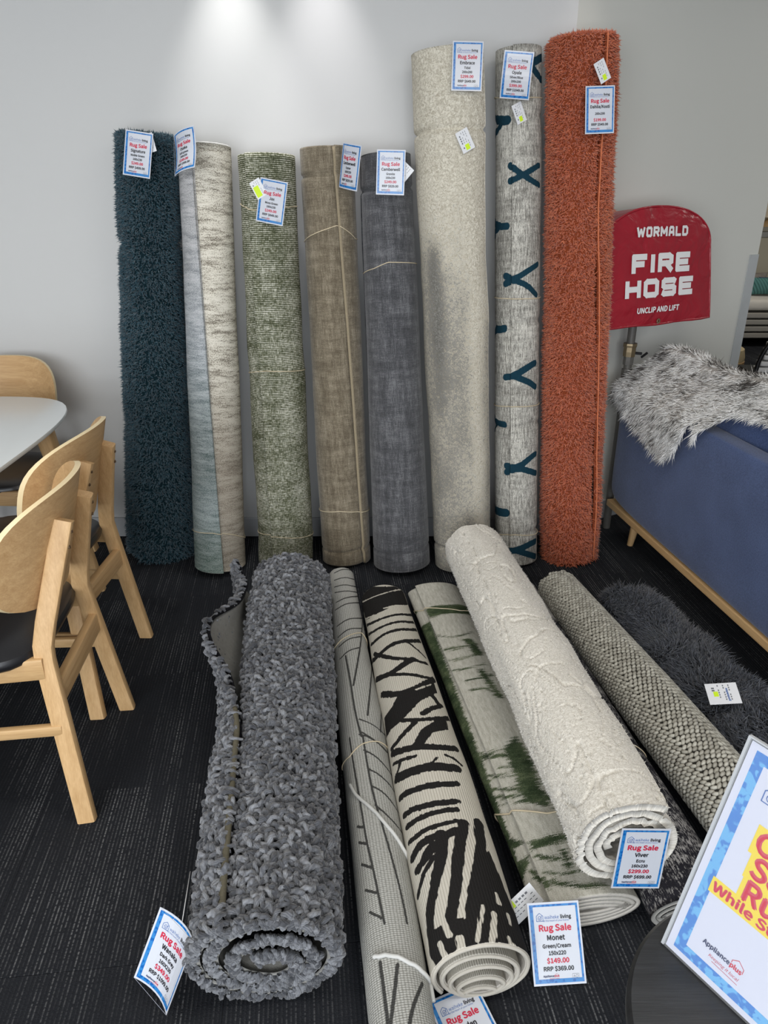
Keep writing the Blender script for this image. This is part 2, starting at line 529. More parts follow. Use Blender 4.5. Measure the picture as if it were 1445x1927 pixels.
# ------------------------------------------------------------------ white dining table
tb = empty('dining_table', (-1.52, 1.85, 0), 0, 'white-topped dining table with splayed oak legs at left edge of the picture', 'table')
n = 96
poly = []
for i in range(n):
    a = 2 * PI * i / n
    c, s_ = math.cos(a), math.sin(a)
    e = 4.2
    r = (abs(c) ** e + abs(s_) ** e) ** (-1 / e)
    poly.append((0.465 * c * r, 0.815 * s_ * r))
mb = MB()
lay = [(0.728, 0.965), (0.733, 0.992), (0.742, 1.0), (0.747, 0.997), (0.748, 0.99)]
vs = [(x * s_, y * (1 - (1 - s_) * 0.6), z) for z, s_ in lay for x, y in poly]
fs = [(k * n + i, k * n + (i + 1) % n, (k + 1) * n + (i + 1) % n, (k + 1) * n + i) for k in range(len(lay) - 1) for i in range(n)]
fs += [tuple(reversed(range(n))), tuple(range((len(lay) - 1) * n, len(lay) * n))]
mb.add(vs, fs).build('tabletop', M['white_lam'], tb, smooth='auto')
for sx in (-1, 1):
    for sy in (-1, 1):
        MB().sweep([(sx * 0.33, sy * 0.60, 0.728), (sx * 0.405, sy * 0.69, 0.0)], [rrect(0.027, 0.027, 0.012, 3), rrect(0.016, 0.016, 0.008, 3)], (1, 0, 0)).build('leg', M['oak_z'], tb, smooth='auto')
for sy in (-1, 1):
    MB().box(-0.33, 0.33, sy * 0.60 - 0.012, sy * 0.60 + 0.012, 0.66, 0.7275).build('apron', M['oak_x'], tb, bevel=0.002)
for sx in (-1, 1):
    MB().box(sx * 0.33 - 0.012, sx * 0.33 + 0.012, -0.58, 0.58, 0.66, 0.7275).build('apron', M['oak_y'], tb, bevel=0.002)

# ------------------------------------------------------------------ blue sofa (seen from behind)
def fabric(name, c0, c1, scale=900):
    m = NT(name, 0.9, 0.15)
    o = m.obj()
    w = m.math('ADD', m.noise(m.obj((scale, scale * 0.25, scale * 0.25)), 1, 1), m.noise(m.obj((scale * 0.25, scale * 0.25, scale)), 1, 1))
    f = m.math('ADD', m.math('MULTIPLY', w, 0.4), m.math('MULTIPLY', m.noise(o, 7, 3), 0.25))
    m.col(m.ramp(f, [(0.35, c0), (0.72, c1)]))
    m.bump(w, 0.35, 0.0015)
    m.set(Sheen_Weight=0.25)
    return m.mat
M['sofa'] = fabric('blue_upholstery', (0.022, 0.040, 0.105), (0.075, 0.115, 0.25))
sofa_a = math.atan2(0.153, 1.0)
so = empty('sofa', (1.002, 3.075, 0), sofa_a, 'blue fabric sofa seen from behind, standing on a pale wooden base', 'sofa')
SL = 1.86
def rbox(x0, x1, y0, y1, z0, z1, name, mat, parent, bev, seg=4, puff=0):
    bm = bmesh.new()
    bmesh.ops.create_cube(bm, size=1)
    for v in bm.verts:
        v.co = Vector((x0 + (v.co.x + 0.5) * (x1 - x0), y0 + (v.co.y + 0.5) * (y1 - y0), z0 + (v.co.z + 0.5) * (z1 - z0)))
    bmesh.ops.subdivide_edges(bm, edges=bm.edges, cuts=5, use_grid_fill=True)
    c = Vector(((x0 + x1) / 2, (y0 + y1) / 2, (z0 + z1) / 2)); h = Vector(((x1 - x0) / 2, (y1 - y0) / 2, (z1 - z0) / 2))
    for v in bm.verts:
        d = v.co - c
        q = Vector((d.x / h.x, d.y / h.y, d.z / h.z))
        # rounded box: clamp to the inner box and push out by bev
        inner = Vector((max(-h.x + bev, min(h.x - bev, d.x)), max(-h.y + bev, min(h.y - bev, d.y)), max(-h.z + bev, min(h.z - bev, d.z))))
        dd = d - inner
        if dd.length > 1e-6: d = inner + dd.normalized() * bev
        if puff:
            m_ = [abs(q.x), abs(q.y), abs(q.z)]
            if m_[0] > 0.99: d.x += math.copysign(puff * (1 - q.y ** 2) * (1 - q.z ** 2), q.x)
            if m_[1] > 0.99: d.y += math.copysign(puff * (1 - q.x ** 2) * (1 - q.z ** 2), q.y)
            if m_[2] > 0.99: d.z += math.copysign(puff * (1 - q.x ** 2) * (1 - q.y ** 2), q.z)
        v.co = c + d
    me = bpy.data.meshes.new(name); bm.to_mesh(me); bm.free()
    me.materials.append(mat)
    me.polygons.foreach_set('use_smooth', [True] * len(me.polygons))
    o = link(name, me, parent)
    md = o.modifiers.new('subdivision', 'SUBSURF'); md.levels = 1; md.render_levels = 2
    return o
rbox(0.0, 0.10, -SL, 0.0, 0.168, 0.685, 'back_panel', M['sofa'], so, 0.028)
rbox(0.102, 0.80, -SL + 0.0, 0.0, 0.168, 0.31, 'seat_base', M['sofa'], so, 0.02)
for y0, y1 in ((-0.105, -0.002), (-SL + 0.002, -SL + 0.105)):
    rbox(0.102, 0.79, y0, y1, 0.312, 0.56, 'arm', M['sofa'], so, 0.03)
for k in range(2):
    y0, y1 = -0.11 - (k + 1) * 0.82, -0.11 - k * 0.82
    rbox(0.245, 0.80, y0 + 0.003, y1 - 0.003, 0.315, 0.45, 'seat_cushion', M['sofa'], so, 0.04, puff=0.012)
    rbox(0.106, 0.243, y0 + 0.003, y1 - 0.003, 0.452, 0.80, 'back_cushion', M['sofa'], so, 0.06, puff=0.03)
MB().box(0.004, 0.80, -SL + 0.005, -0.005, 0.138, 0.1675).build('base_frame', M['oak_y'], so, bevel=0.004)
for x in (0.08, 0.70):
    for y in (-0.16, -SL + 0.16):
        s_ = -1 if x < 0.3 else 1
        MB().tube([(x, y, 0.139), (x + s_ * 0.012, y + (0.01 if y > -0.5 else -0.01), 0.0)], [0.022, 0.013], 14).build('leg', M['oak_z'], so, smooth='auto')

# ------------------------------------------------------------------ dark round side table
M['black_wood'] = wood('black_stained_wood', (0.010, 0.011, 0.012), (0.030, 0.032, 0.035), 'x', 0.42, 1.2)
TBX, TBY, TBZ, TBR = 0.478, 0.53, 0.55, 0.19
st = empty('side_table', (TBX, TBY, 0), 0, 'round black side table carrying the acrylic sale sign at lower right', 'table')
MB().lathe([(0, TBZ - 0.024), (TBR - 0.006, TBZ - 0.024), (TBR, TBZ - 0.018), (TBR, TBZ - 0.006), (TBR - 0.005, TBZ), (0, TBZ)], seg=96).build('tabletop', M['black_wood'], st, smooth='auto')
for k in range(3):
    a = 2 * PI * k / 3 + 0.5
    c, s_ = math.cos(a), math.sin(a)
    MB().tube([(0.09 * c, 0.09 * s_, TBZ - 0.025), (0.16 * c, 0.16 * s_, 0.0)], [0.017, 0.011], 12).build('leg', M['black_wood'], st, smooth='auto')
MB().lathe([(0.0, TBZ - 0.045), (0.105, TBZ - 0.045), (0.105, TBZ - 0.0245), (0, TBZ - 0.0245)], seg=32).build('leg_plate', M['black_wood'], st)

# ------------------------------------------------------------------ rolled rugs
def itp(v, w):
    """value or list of (w, value) -> array over w"""
    if isinstance(v, (int, float)): return np.full(np.shape(w), float(v))
    xs = [a for a, b in v]; ys = [b for a, b in v]
    return np.interp(w, xs, ys)

class Roll:
    """a sheet rolled about the axis A->B. phi: angle from the free outer edge, w: 0..1 along the axis"""
    def __init__(s, A, B, rx, ry, ex, ey, a0, dr, t, turns, pitch=None, lift=None, disp=None, bow=None):
        s.A, s.B = np.array(A, float), np.array(B, float)
        s.L = float(np.linalg.norm(s.B - s.A))
        s.rx, s.ry = rx, ry
        d = (s.B - s.A) / s.L
        ex = np.array(ex, float); ex = ex - d * np.dot(ex, d); ex /= np.linalg.norm(ex)
        ey = np.array(ey, float); ey = ey - d * np.dot(ey, d) - ex * np.dot(ey, ex); ey /= np.linalg.norm(ey)
        s.ex, s.ey, s.d = ex, ey, d
        s.a0, s.dr, s.t, s.turns = a0, dr, t, turns
        s.pitch = pitch or t * 1.12
        s.lift, s.disp, s.bow = lift, disp, bow
        s.endm = 1
        s.sag = 0.0
        s.R = float(np.mean(itp(rx, np.linspace(0, 1, 9))) + np.mean(itp(ry, np.linspace(0, 1, 9)))) / 2
    def pos(s, phi, w, off=0.0):
        phi, w = np.broadcast_arrays(np.asarray(phi, float), np.asarray(w, float))
        th = np.radians(itp(s.a0, w)) + s.dr * phi
        sh = s.pitch * phi / (2 * PI)
        rx = itp(s.rx, w); ry = itp(s.ry, w)
        c, sn = np.cos(th), np.sin(th)
        nx, ny = c / rx, sn / ry
        nl = np.sqrt(nx * nx + ny * ny); nx, ny = nx / nl, ny / nl
        o = np.asarray(off, float) - sh
        if s.disp is not None: o = o + s.disp(phi, w)
        if s.lift is not None: o = o + s.lift(phi, w)
        k = np.maximum(rx, ry) * 0 + 1
        px = rx * c + nx * o; py = ry * sn + ny * o
        C = s.A + (s.B - s.A) * w[..., None]
        if s.sag: py = py - s.sag * s.pitch * np.maximum(phi - PI, 0) / (2 * PI)
        if s.bow is not None: C = C + s.bow(w)
        P = C + px[..., None] * s.ex + py[..., None] * s.ey
        Nn = nx[..., None] * s.ex + ny[..., None] * s.ey
        return P, Nn
    def grid(s, n1, nw, n2=44):
        ph = np.concatenate([np.linspace(0, 2 * PI, n1), np.linspace(2 * PI, 2 * PI * s.turns, max(2, int(n2 * (s.turns - 1))))[1:]])
        w = np.linspace(0, 1, nw)
        return ph, w
    def mesh(s, name, mats, parent, n1=120, nw=60, attrs_fn=None, n2=44):
        ph, w = s.grid(n1, nw, n2)
        PH, WW = np.meshgrid(ph, w, indexing='ij')
        Po, _ = s.pos(PH, WW, 0.0)
        Pi, _ = s.pos(PH, WW, -s.t)
        a, b = PH.shape
        idx = np.arange(a * b).reshape(a, b)
        q = np.stack([idx[:-1, :-1], idx[1:, :-1], idx[1:, 1:], idx[:-1, 1:]], -1).reshape(-1, 4)
        if s.dr * np.dot(np.cross(s.ex, s.ey), s.d) < 0: q = q[:, ::-1]
        qi = q[:, ::-1] + a * b
        e0 = idx[:, 0]; e1 = idx[:, -1]; s0 = idx[0, :]; s1 = idx[-1, :]
        def strip(e, flip):
            f = np.stack([e[:-1], e[1:], e[1:] + a * b, e[:-1] + a * b], -1)
            return f[:, ::-1] if flip else f
        V = np.concatenate([Po.reshape(-1, 3), Pi.reshape(-1, 3)])
        uv = np.stack([PH * s.R, WW * s.L], -1).reshape(-1, 2)
        uv = np.concatenate([uv, uv])
        at = {}
        if attrs_fn:
            for k, v in attrs_fn(PH, WW).items():
                at[k] = np.concatenate([v.ravel(), v.ravel()])
        faces = [q, qi, strip(e0, True), strip(e1, False), strip(s0, False), strip(s1, True)]
        return np_mesh(name, V, faces, mats, parent, uv, at, [0, 1, s.endm, s.endm, 0, 1])
    def prep(s):
        ph = np.linspace(0, 2 * PI, 260); w = np.linspace(0, 1, 420)
        PH, WW = np.meshgrid(ph, w, indexing='ij')
        P, Nn = s.pos(PH, WW)
        front = ((EYEP - P) * Nn).sum(-1) > 0
        u, v = project(P)
        s._c = (u[front], v[front], PH[front], WW[front])
    def pick(s, u, v):
        """photo pixel -> (phi, w) on the visible outside of the roll"""
        if not hasattr(s, '_c'): s.prep()
        U, V, PH, WW = s._c
        d = (U - u) ** 2 + (V - v) ** 2
        k = np.argpartition(d, 4)[:4]
        k0 = k[np.argmin(d[k])]
        k = [q for q in k if abs(PH[q] - PH[k0]) < 0.5]
        wt = 1 / (d[k] + 0.05)
        return float((PH[k] * wt).sum() / wt.sum()), float((WW[k] * wt).sum() / wt.sum())
    def phi_of(s, deg, w=0.5):
        return ((math.radians(deg) - math.radians(float(itp(s.a0, np.array(w))))) * s.dr) % (2 * PI)
    def ring(s, pts_px, name, parent, r=0.0016, off=0.0008, mat='twine', sag=0.0):
        """a tie round the roll passing through the given visible pixels"""
        q = sorted(s.pick(*p) for p in pts_px)
        ph = np.array([a for a, b in q]); w = np.array([b for a, b in q])
        P = np.linspace(0, 2 * PI, 73)[:-1]
        wv = np.interp(P, ph, w, period=2 * PI)
        pos, Nn = s.pos(P, wv, r * 0.7 + off)
        # step over the free edge
        MB().tube([tuple(p) for p in pos], r, 6, closed=True).build(name, M[mat], parent, smooth=True, fix=False)
    def seam(s, name, parent, r, mat, w0=0.0, w1=1.0, phi=0.0, off=0.0, n=80):
        w = np.linspace(w0, w1, n)
        pos, _ = s.pos(np.full(n, phi), w, off)
        return MB().tube([tuple(p) for p in pos], r, 8).build(name, mat, parent, smooth=True, fix=False)
    def line(s, pts_px, name, parent, r, mat, off=0.0, n=40):
        q = np.array([s.pick(*p) for p in pts_px])
        tt = np.linspace(0, 1, len(q)); t2 = np.linspace(0, 1, n)
        ph = np.interp(t2, tt, q[:, 0]); w = np.interp(t2, tt, q[:, 1])
        pos, _ = s.pos(ph, w, off)
        return MB().tube([tuple(p) for p in pos], r, 8).build(name, mat, parent, smooth=True, fix=False)

def resample(pts, step=2.0):
    out = []
    for (a, b), (c, d) in zip(pts[:-1], pts[1:]):
        k = max(1, int(math.hypot(c - a, d - b) / step))
        for i in range(k):
            out.append((a + (c - a) * i / k, b + (d - b) * i / k))
    out.append(pts[-1])
    return out

def smooth_poly(pts, it=2):
    for _ in range(it):
        o = [pts[0]]
        for a, b in zip(pts[:-1], pts[1:]):
            o += [(a[0] * .75 + b[0] * .25, a[1] * .75 + b[1] * .25), (a[0] * .25 + b[0] * .75, a[1] * .25 + b[1] * .75)]
        o.append(pts[-1]); pts = o
    return pts

class Pattern:
    """signed field on the rug's own surface: positive inside the figure"""
    def __init__(s, roll, n1, nw, n2=44):
        s.r = roll
        ph, w = roll.grid(n1, nw, n2)
        s.PH, s.WW = np.meshgrid(ph, w, indexing='ij')
        s.u = s.PH * roll.R; s.v = s.WW * roll.L
        s.f = np.full(s.PH.shape, -0.05)
        s.du = roll.R * 2 * PI / (n1 - 1)
    wscale = 1.0
    def stroke(s, px, wpx, on=True, sm=2, scale=1.0):
        wpx = wpx * s.wscale if on else wpx
        px = [(a, b) for a, b in px]
        if sm: px = smooth_poly(px, sm)
        px = resample(px, 2.5)
        uvp = np.array([s.r.pick(*p) for p in px]) * np.array([s.r.R, s.r.L])
        mid = s.r.pos(*(uvp[len(uvp) // 2] / np.array([s.r.R, s.r.L])))[0]
        rad = 0.5 * wpx * depth(mid) / F * scale
        m = 0.02 + rad
        lo, hi = uvp.min(0) - m, uvp.max(0) + m
        I = np.where((s.u[:, 0] > lo[0]) & (s.u[:, 0] < hi[0]))[0]
        J = np.where((s.v[0] > lo[1]) & (s.v[0] < hi[1]))[0]
        if len(I) == 0 or len(J) == 0: return
        sl = np.ix_(I, J)
        U, V = s.u[sl], s.v[sl]
        d = np.full(U.shape, 9.0)
        for p, q in zip(uvp[:-1], uvp[1:]):
            if abs(p[0] - q[0]) > 0.08: continue
            e = q - p; L2 = float(e @ e) + 1e-12
            t = np.clip(((U - p[0]) * e[0] + (V - p[1]) * e[1]) / L2, 0, 1)
            d = np.minimum(d, (U - p[0] - t * e[0]) ** 2 + (V - p[1] - t * e[1]) ** 2)
        sd = rad - np.sqrt(d)
        s.f[sl] = np.maximum(s.f[sl], sd) if on else np.minimum(s.f[sl], -sd)
    def poly(s, px, on=True):
        px = resample(list(px) + [px[0]], 6)
        P = np.array([s.r.pick(*p) for p in px]) * np.array([s.r.R, s.r.L])
        lo, hi = P.min(0) - 0.02, P.max(0) + 0.02
        I = np.where((s.u[:, 0] > lo[0]) & (s.u[:, 0] < hi[0]))[0]
        J = np.where((s.v[0] > lo[1]) & (s.v[0] < hi[1]))[0]
        if len(I) == 0 or len(J) == 0: return
        sl = np.ix_(I, J)
        U, V = s.u[sl], s.v[sl]
        ins = np.zeros(U.shape, bool); d = np.full(U.shape, 9.0)
        for p, q in zip(P, np.roll(P, -1, 0)):
            e = q - p; L2 = float(e @ e) + 1e-12
            t = np.clip(((U - p[0]) * e[0] + (V - p[1]) * e[1]) / L2, 0, 1)
            d = np.minimum(d, (U - p[0] - t * e[0]) ** 2 + (V - p[1] - t * e[1]) ** 2)
            c = (p[1] > V) != (q[1] > V)
            xi = p[0] + (V - p[1]) * (q[0] - p[0]) / (q[1] - p[1] + 1e-12)
            ins ^= c & (U < xi)
        sd = np.where(ins, 1, -1) * np.sqrt(d)
        s.f[sl] = np.maximum(s.f[sl], sd) if on else np.minimum(s.f[sl], -sd)

# tufts of pile: small bent three-sided blades, all of one pile in one mesh
def tuft_mesh(name, P, D, length, width, mat, parent, droop=0.35, attrs=None, kind='stuff', seg=2, seed=3):
    g = np.random.default_rng(seed)
    n = len(P)
    D = D / np.linalg.norm(D, axis=1, keepdims=True)
    A = np.cross(D, g.normal(size=(n, 3))); A /= np.linalg.norm(A, axis=1, keepdims=True)
    B = np.cross(D, A)
    L = np.asarray(length).reshape(-1, 1) * np.ones((n, 1)); Wd = np.asarray(width).reshape(-1, 1) * np.ones((n, 1))
    bend = g.normal(size=(n, 3)) * 0.35 + np.array([0, 0, -droop])
    rings = []
    prof = [(0.0, 1.0), (0.6, 0.85)] if seg == 2 else [(0.0, 1.0)]
    for h, wv in prof:
        c = P + D * L * h + bend * L * h * h * 0.6
        for k in range(3):
            a = 2 * PI * k / 3
            rings.append(c + (A * math.cos(a) + B * math.sin(a)) * Wd * wv)
    tip = P + D * L + bend * L * 0.6
    rings.append(tip)
    k = len(rings)
    V = np.stack(rings, 1).reshape(-1, 3)
    o = np.arange(n)[:, None] * k
    faces = []
    if seg == 2:
        quad = np.concatenate([o + np.array([[i, (i + 1) % 3, 3 + (i + 1) % 3, 3 + i]]) for i in range(3)])
        tri = np.concatenate([o + np.array([[3 + i, 3 + (i + 1) % 3, 6]]) for i in range(3)])
        faces = [quad, tri]
        tipv = np.tile([0, 0, 0, .6, .6, .6, 1], n)
    else:
        faces = [np.concatenate([o + np.array([[i, (i + 1) % 3, 3]]) for i in range(3)])]
        tipv = np.tile([0, 0, 0, 1], n)
    at = {'rnd': np.repeat(g.random(n), k), 'tip': tipv}
    for kk, v in (attrs or {}).items(): at[kk] = np.repeat(v, k)
    ob = np_mesh(name, V, faces, mat, parent, None, at, None, True)
    if kind: ob['kind'] = kind
    return ob

def roll_tufts(roll, n, seed, wmin=0.0, wmax=1.0, visible=True):
    g = np.random.default_rng(seed)
    out = []
    ph = g.random(n * 2) * 2 * PI; w = wmin + (wmax - wmin) * g.random(n * 2)
    P, Nn = roll.pos(ph, w, -0.002)
    return P[:n], Nn[:n], ph[:n], w[:n]

# ---- rug materials (colours and weaves on the rug's own UV, in metres)
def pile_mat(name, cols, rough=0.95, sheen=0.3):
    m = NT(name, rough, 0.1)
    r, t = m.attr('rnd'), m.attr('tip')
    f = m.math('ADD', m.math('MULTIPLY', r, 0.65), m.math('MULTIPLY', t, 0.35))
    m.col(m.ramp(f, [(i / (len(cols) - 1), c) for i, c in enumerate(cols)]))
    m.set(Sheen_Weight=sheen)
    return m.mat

def weave_mat(name, stops, su=500, sv=500, streak=(6, 40), mixw=0.5, bump=0.6, bdist=0.003, contrast=(0.3, 0.7), cloud=3.0):
    m = NT(name, 0.95, 0.08)
    fine = m.noise(m.uv(su, sv), 1.0, 2, 0.7)
    st = m.noise(m.uv(*streak), 1.0, 4, 0.65)
    cl = m.noise(m.uv(), cloud, 3)
    f = m.math('ADD', m.math('MULTIPLY', fine, mixw), m.math('MULTIPLY', m.math('ADD', m.math('MULTIPLY', st, 0.65), m.math('MULTIPLY', cl, 0.35)), 1 - mixw))
    f = m.step(f, *contrast)
    m.col(m.ramp(f, stops))
    m.bump(fine, bump, bdist)
    m.set(Sheen_Weight=0.15)
    return m

M['teal_ground'] = plain('teal_ground', (0.006, 0.017, 0.022), 0.95, 0.05)
M['teal_pile'] = pile_mat('teal_pile', [(0.006, 0.021, 0.030), (0.016, 0.050, 0.070), (0.042, 0.104, 0.135)])
M['orange_ground'] = plain('orange_ground', (0.20, 0.045, 0.018), 0.95, 0.05)
M['orange_pile'] = pile_mat('orange_pile', [(0.26, 0.048, 0.02), (0.50, 0.118, 0.05), (0.74, 0.25, 0.125)])
M['orange_piping'] = plain('orange_piping', (0.55, 0.17, 0.08), 0.8, 0.1)
M['shag_ground'] = plain('charcoal_ground', (0.010, 0.011, 0.013), 0.95, 0.05)
M['shag_pile'] = pile_mat('charcoal_pile', [(0.014, 0.016, 0.021), (0.045, 0.050, 0.063), (0.13, 0.142, 0.168)])

# osaka: cream brushed bands, blue-green fade on the overlapping part
def osaka():
    m = NT('brushed_pastel_pile', 0.95, 0.08)
    u, v, _ = m.sep(m.uv())
    fine = m.noise(m.uv(210, 260), 1, 2, 0.8)
    st = m.noise(m.uv(6, 34), 1, 4, 0.75)
    st2 = m.noise(m.uv(30, 150), 1, 3, 0.7)
    f = m.math('ADD', m.math('MULTIPLY', fine, 0.42), m.math('ADD', m.math('MULTIPLY', st, 0.42), m.math('MULTIPLY', st2, 0.16)))
    cream = m.ramp(m.step(f, 0.40, 0.58), [(0.0, (0.17, 0.15, 0.12)), (0.30, (0.34, 0.31, 0.255)), (0.6, (0.60, 0.565, 0.475)), (1.0, (0.72, 0.685, 0.60))])
    vv = m.math('ADD', m.math('DIVIDE', v, 1.62), m.math('MULTIPLY', m.math('SUBTRACT', st, 0.5), 0.22))
    fade = m.ramp(vv, [(0.03, (0.10, 0.17, 0.13)), (0.16, (0.22, 0.29, 0.29)), (0.26, (0.10, 0.15, 0.145)), (0.42, (0.25, 0.31, 0.32)), (0.55, (0.40, 0.43, 0.46)), (0.85, (0.46, 0.45, 0.46))])
    fade = m.mix(m.step(f, 0.38, 0.60), m.mix(0.6, fade, (0.05, 0.07, 0.07)), m.mix(0.30, fade, (0.75, 0.75, 0.74)))
    low = m.step(v, 0.9, 0.35)
    tau = m.ramp(m.step(f, 0.32, 0.64), [(0, (0.15, 0.125, 0.10)), (1, (0.36, 0.315, 0.25))])
    side = m.step(u, 0.355, 0.375)
    creamy = m.mix(m.math('MULTIPLY', low, 0.8), cream, tau)
    m.col(m.mix(side, fade, creamy))
    m.bump(fine, 0.7, 0.003)
    return m.mat
M['osaka'] = osaka()

def tweed():
    m = NT('green_tweed_weave', 0.95, 0.08)
    u, v, _ = m.sep(m.uv())
    a = m.noise(m.uv(55, 290), 1, 2, 0.8); b = m.noise(m.uv(290, 45), 1, 2, 0.8); c = m.noise(m.uv(14, 5), 1, 3)
    d = m.noise(m.uv(4, 24), 1, 3)
    rows = m.math('ADD', m.math('MULTIPLY', m.math('SINE', m.math('MULTIPLY', v, 2 * PI / 0.0065)), 0.06), 0.0)
    f = m.math('ADD', m.math('ADD', m.math('MULTIPLY', a, 0.40), m.math('MULTIPLY', b, 0.30)), m.math('ADD', m.math('MULTIPLY', c, 0.14), m.math('MULTIPLY', d, 0.16)))
    f = m.math('ADD', f, rows)
    m.col(m.ramp(m.step(f, 0.40, 0.62), [(0.0, (0.050, 0.058, 0.032)), (0.4, (0.135, 0.14, 0.085)), (0.75, (0.36, 0.365, 0.285)), (1.0, (0.62, 0.61, 0.53))]))
    m.bump(f, 0.9, 0.006)
    return m.mat
M['tweed'] = tweed()

def velvet(name, stops, bands=None):
    m = NT(name, 0.9, 0.1)
    u, v, _ = m.sep(m.uv())
    a = m.noise(m.uv(200, 26), 1, 3, 0.7); fine = m.noise(m.uv(260, 260), 1, 2, 0.8); st = m.noise(m.uv(5, 26), 1, 4, 0.65); b = m.noise(m.uv(40, 6), 1, 2)
    h = m.noise(m.uv(25, 260), 1, 2, 0.7)
    f = m.math('ADD', m.math('ADD', m.math('MULTIPLY', a, 0.24), m.math('MULTIPLY', fine, 0.24)), m.math('ADD', m.math('ADD', m.math('MULTIPLY', st, 0.2), m.math('MULTIPLY', h, 0.14)), m.math('MULTIPLY', b, 0.18)))
    m.col(m.ramp(m.step(f, 0.40, 0.62), stops))
    m.bump(m.math('ADD', a, fine), 0.5, 0.002)
    m.set(Sheen_Weight=0.2)
    return m.mat
M['velvet_beige'] = velvet('taupe_velvet', [(0, (0.105, 0.085, 0.058)), (0.5, (0.185, 0.155, 0.11)), (1, (0.31, 0.27, 0.20))])
M['velvet_grey'] = velvet('granite_velvet', [(0, (0.045, 0.046, 0.05)), (0.5, (0.088, 0.089, 0.095)), (1, (0.175, 0.177, 0.185))])

def embrace():
    m = NT('cream_to_grey_pile', 0.95, 0.08)
    gz = m.attr('pat')
    worm = m.noise(m.uv(), 105, 2, 0.7, 1.4)
    cl = m.noise(m.uv(9, 4), 1, 4, 0.6)
    g = m.math('ADD', gz, m.math('MULTIPLY', m.math('SUBTRACT', worm, 0.5), 1.9))
    g = m.math('ADD', g, m.math('MULTIPLY', m.math('SUBTRACT', cl, 0.5), 0.7))
    cream = m.mix(m.step(worm, 0.3, 0.7), (0.42, 0.38, 0.30), (0.72, 0.68, 0.575))
    grey = m.mix(m.step(worm, 0.3, 0.7), (0.115, 0.11, 0.098), (0.27, 0.262, 0.235))
    m.col(m.mix(m.step(g, 0.25, 0.8), cream, grey))
    m.bump(worm, 0.8, 0.005)
    return m.mat
M['embrace'] = embrace()

def opale():
    m = NT('silver_strie_with_blue_lattice', 0.95, 0.08)
    sd = m.attr('pat')
    st = m.noise(m.uv(190, 24), 1, 3, 0.75); fine = m.noise(m.uv(300, 160), 1, 2, 0.8); cl = m.noise(m.uv(5, 3), 1, 3); hz = m.noise(m.uv(9, 70), 1, 3)
    f = m.math('ADD', m.math('MULTIPLY', st, 0.42), m.math('ADD', m.math('MULTIPLY', fine, 0.25), m.math('ADD', m.math('MULTIPLY', cl, 0.21), m.math('MULTIPLY', hz, 0.12))))
    base = m.ramp(m.step(f, 0.37, 0.62), [(0, (0.13, 0.124, 0.108)), (0.4, (0.29, 0.28, 0.25)), (1, (0.66, 0.64, 0.575))])
    bl = m.mix(st, (0.006, 0.026, 0.042), (0.014, 0.05, 0.074))
    e = m.math('ADD', sd, m.math('MULTIPLY', m.math('SUBTRACT', st, 0.5), 0.003))
    m.col(m.mix(m.step(e, -0.001, 0.001), base, bl))
    m.bump(m.math('ADD', st, fine), 0.6, 0.003)
    return m.mat
M['opale'] = opale()

def stand(uLt, uRt, vt, uLb, uRb, vb, a0, dr, t, turns, disp=None, dy=0.0, squash=1.0, wallgap=0.012, lift=None):
    """a rug standing on the floor and leaning on the back wall"""
    pb = on_z((uLb + uRb) / 2, vb, 0)
    zb = depth((0, pb[1] + 0.12, 0.03))
    rxb = (uRb - uLb) / 2 * zb / F
    ryb = min(rxb, 0.135) * squash
    yb = min(pb[1] + ryb + dy, WY - ryb - wallgap - 0.015)
    yt0 = WY - 0.12
    zt_ = depth((0, yt0, on_y(800, vt, yt0)[2]))
    rxt = (uRt - uLt) / 2 * zt_ / F
    ryt = min(rxt, 0.125) * squash
    yt = WY - ryt - wallgap
    ztop = on_y((uLt + uRt) / 2, vt, yt - ryt)[2] - 0.012
    xb = ((uLb + uRb) / 2 - CX) / F * depth((0, yb, 0.03))
    xt = ((uLt + uRt) / 2 - CX) / F * depth((0, yt, ztop))
    lean = (yt - yb) / ztop
    zb0 = abs(lean) * ryb + 0.001
    return Roll((xb, yb, zb0), (xt, yt, ztop), [(0, rxb), (1, rxt)], [(0, ryb), (1, ryt)], (1, 0, 0), (0, -1, 0), a0, dr, t, turns, disp=disp, lift=lift)

def lumpy(a=0.004, fu=3.0, fv=9.0, seed=0.0, grooves=()):
    def fn(phi, w):
        o = a * (vnoise(phi * fu / PI + seed, w * fv + seed) - 0.5) * 2
        o = o + a * 0.5 * (vnoise(phi * fu * 2.3 / PI + seed * 2, w * fv * 2.7) - 0.5)
        for wg, dep, wid in grooves:
            o = o - dep * np.exp(-((w - wg - 0.004 * np.sin(phi)) / wid) ** 2)
        fold = np.clip(phi / 0.5, 0, 1)
        return o
    return fn

RUGS = {}
def rug_root(name, roll, label, group):
    p = roll.A + 0
    o = empty(name, (0, 0, 0), 0, label, 'rug', group)
    return o
G_ST = 'rolled rugs standing against the wall'
G_FL = 'rolled rugs lying on the carpet'

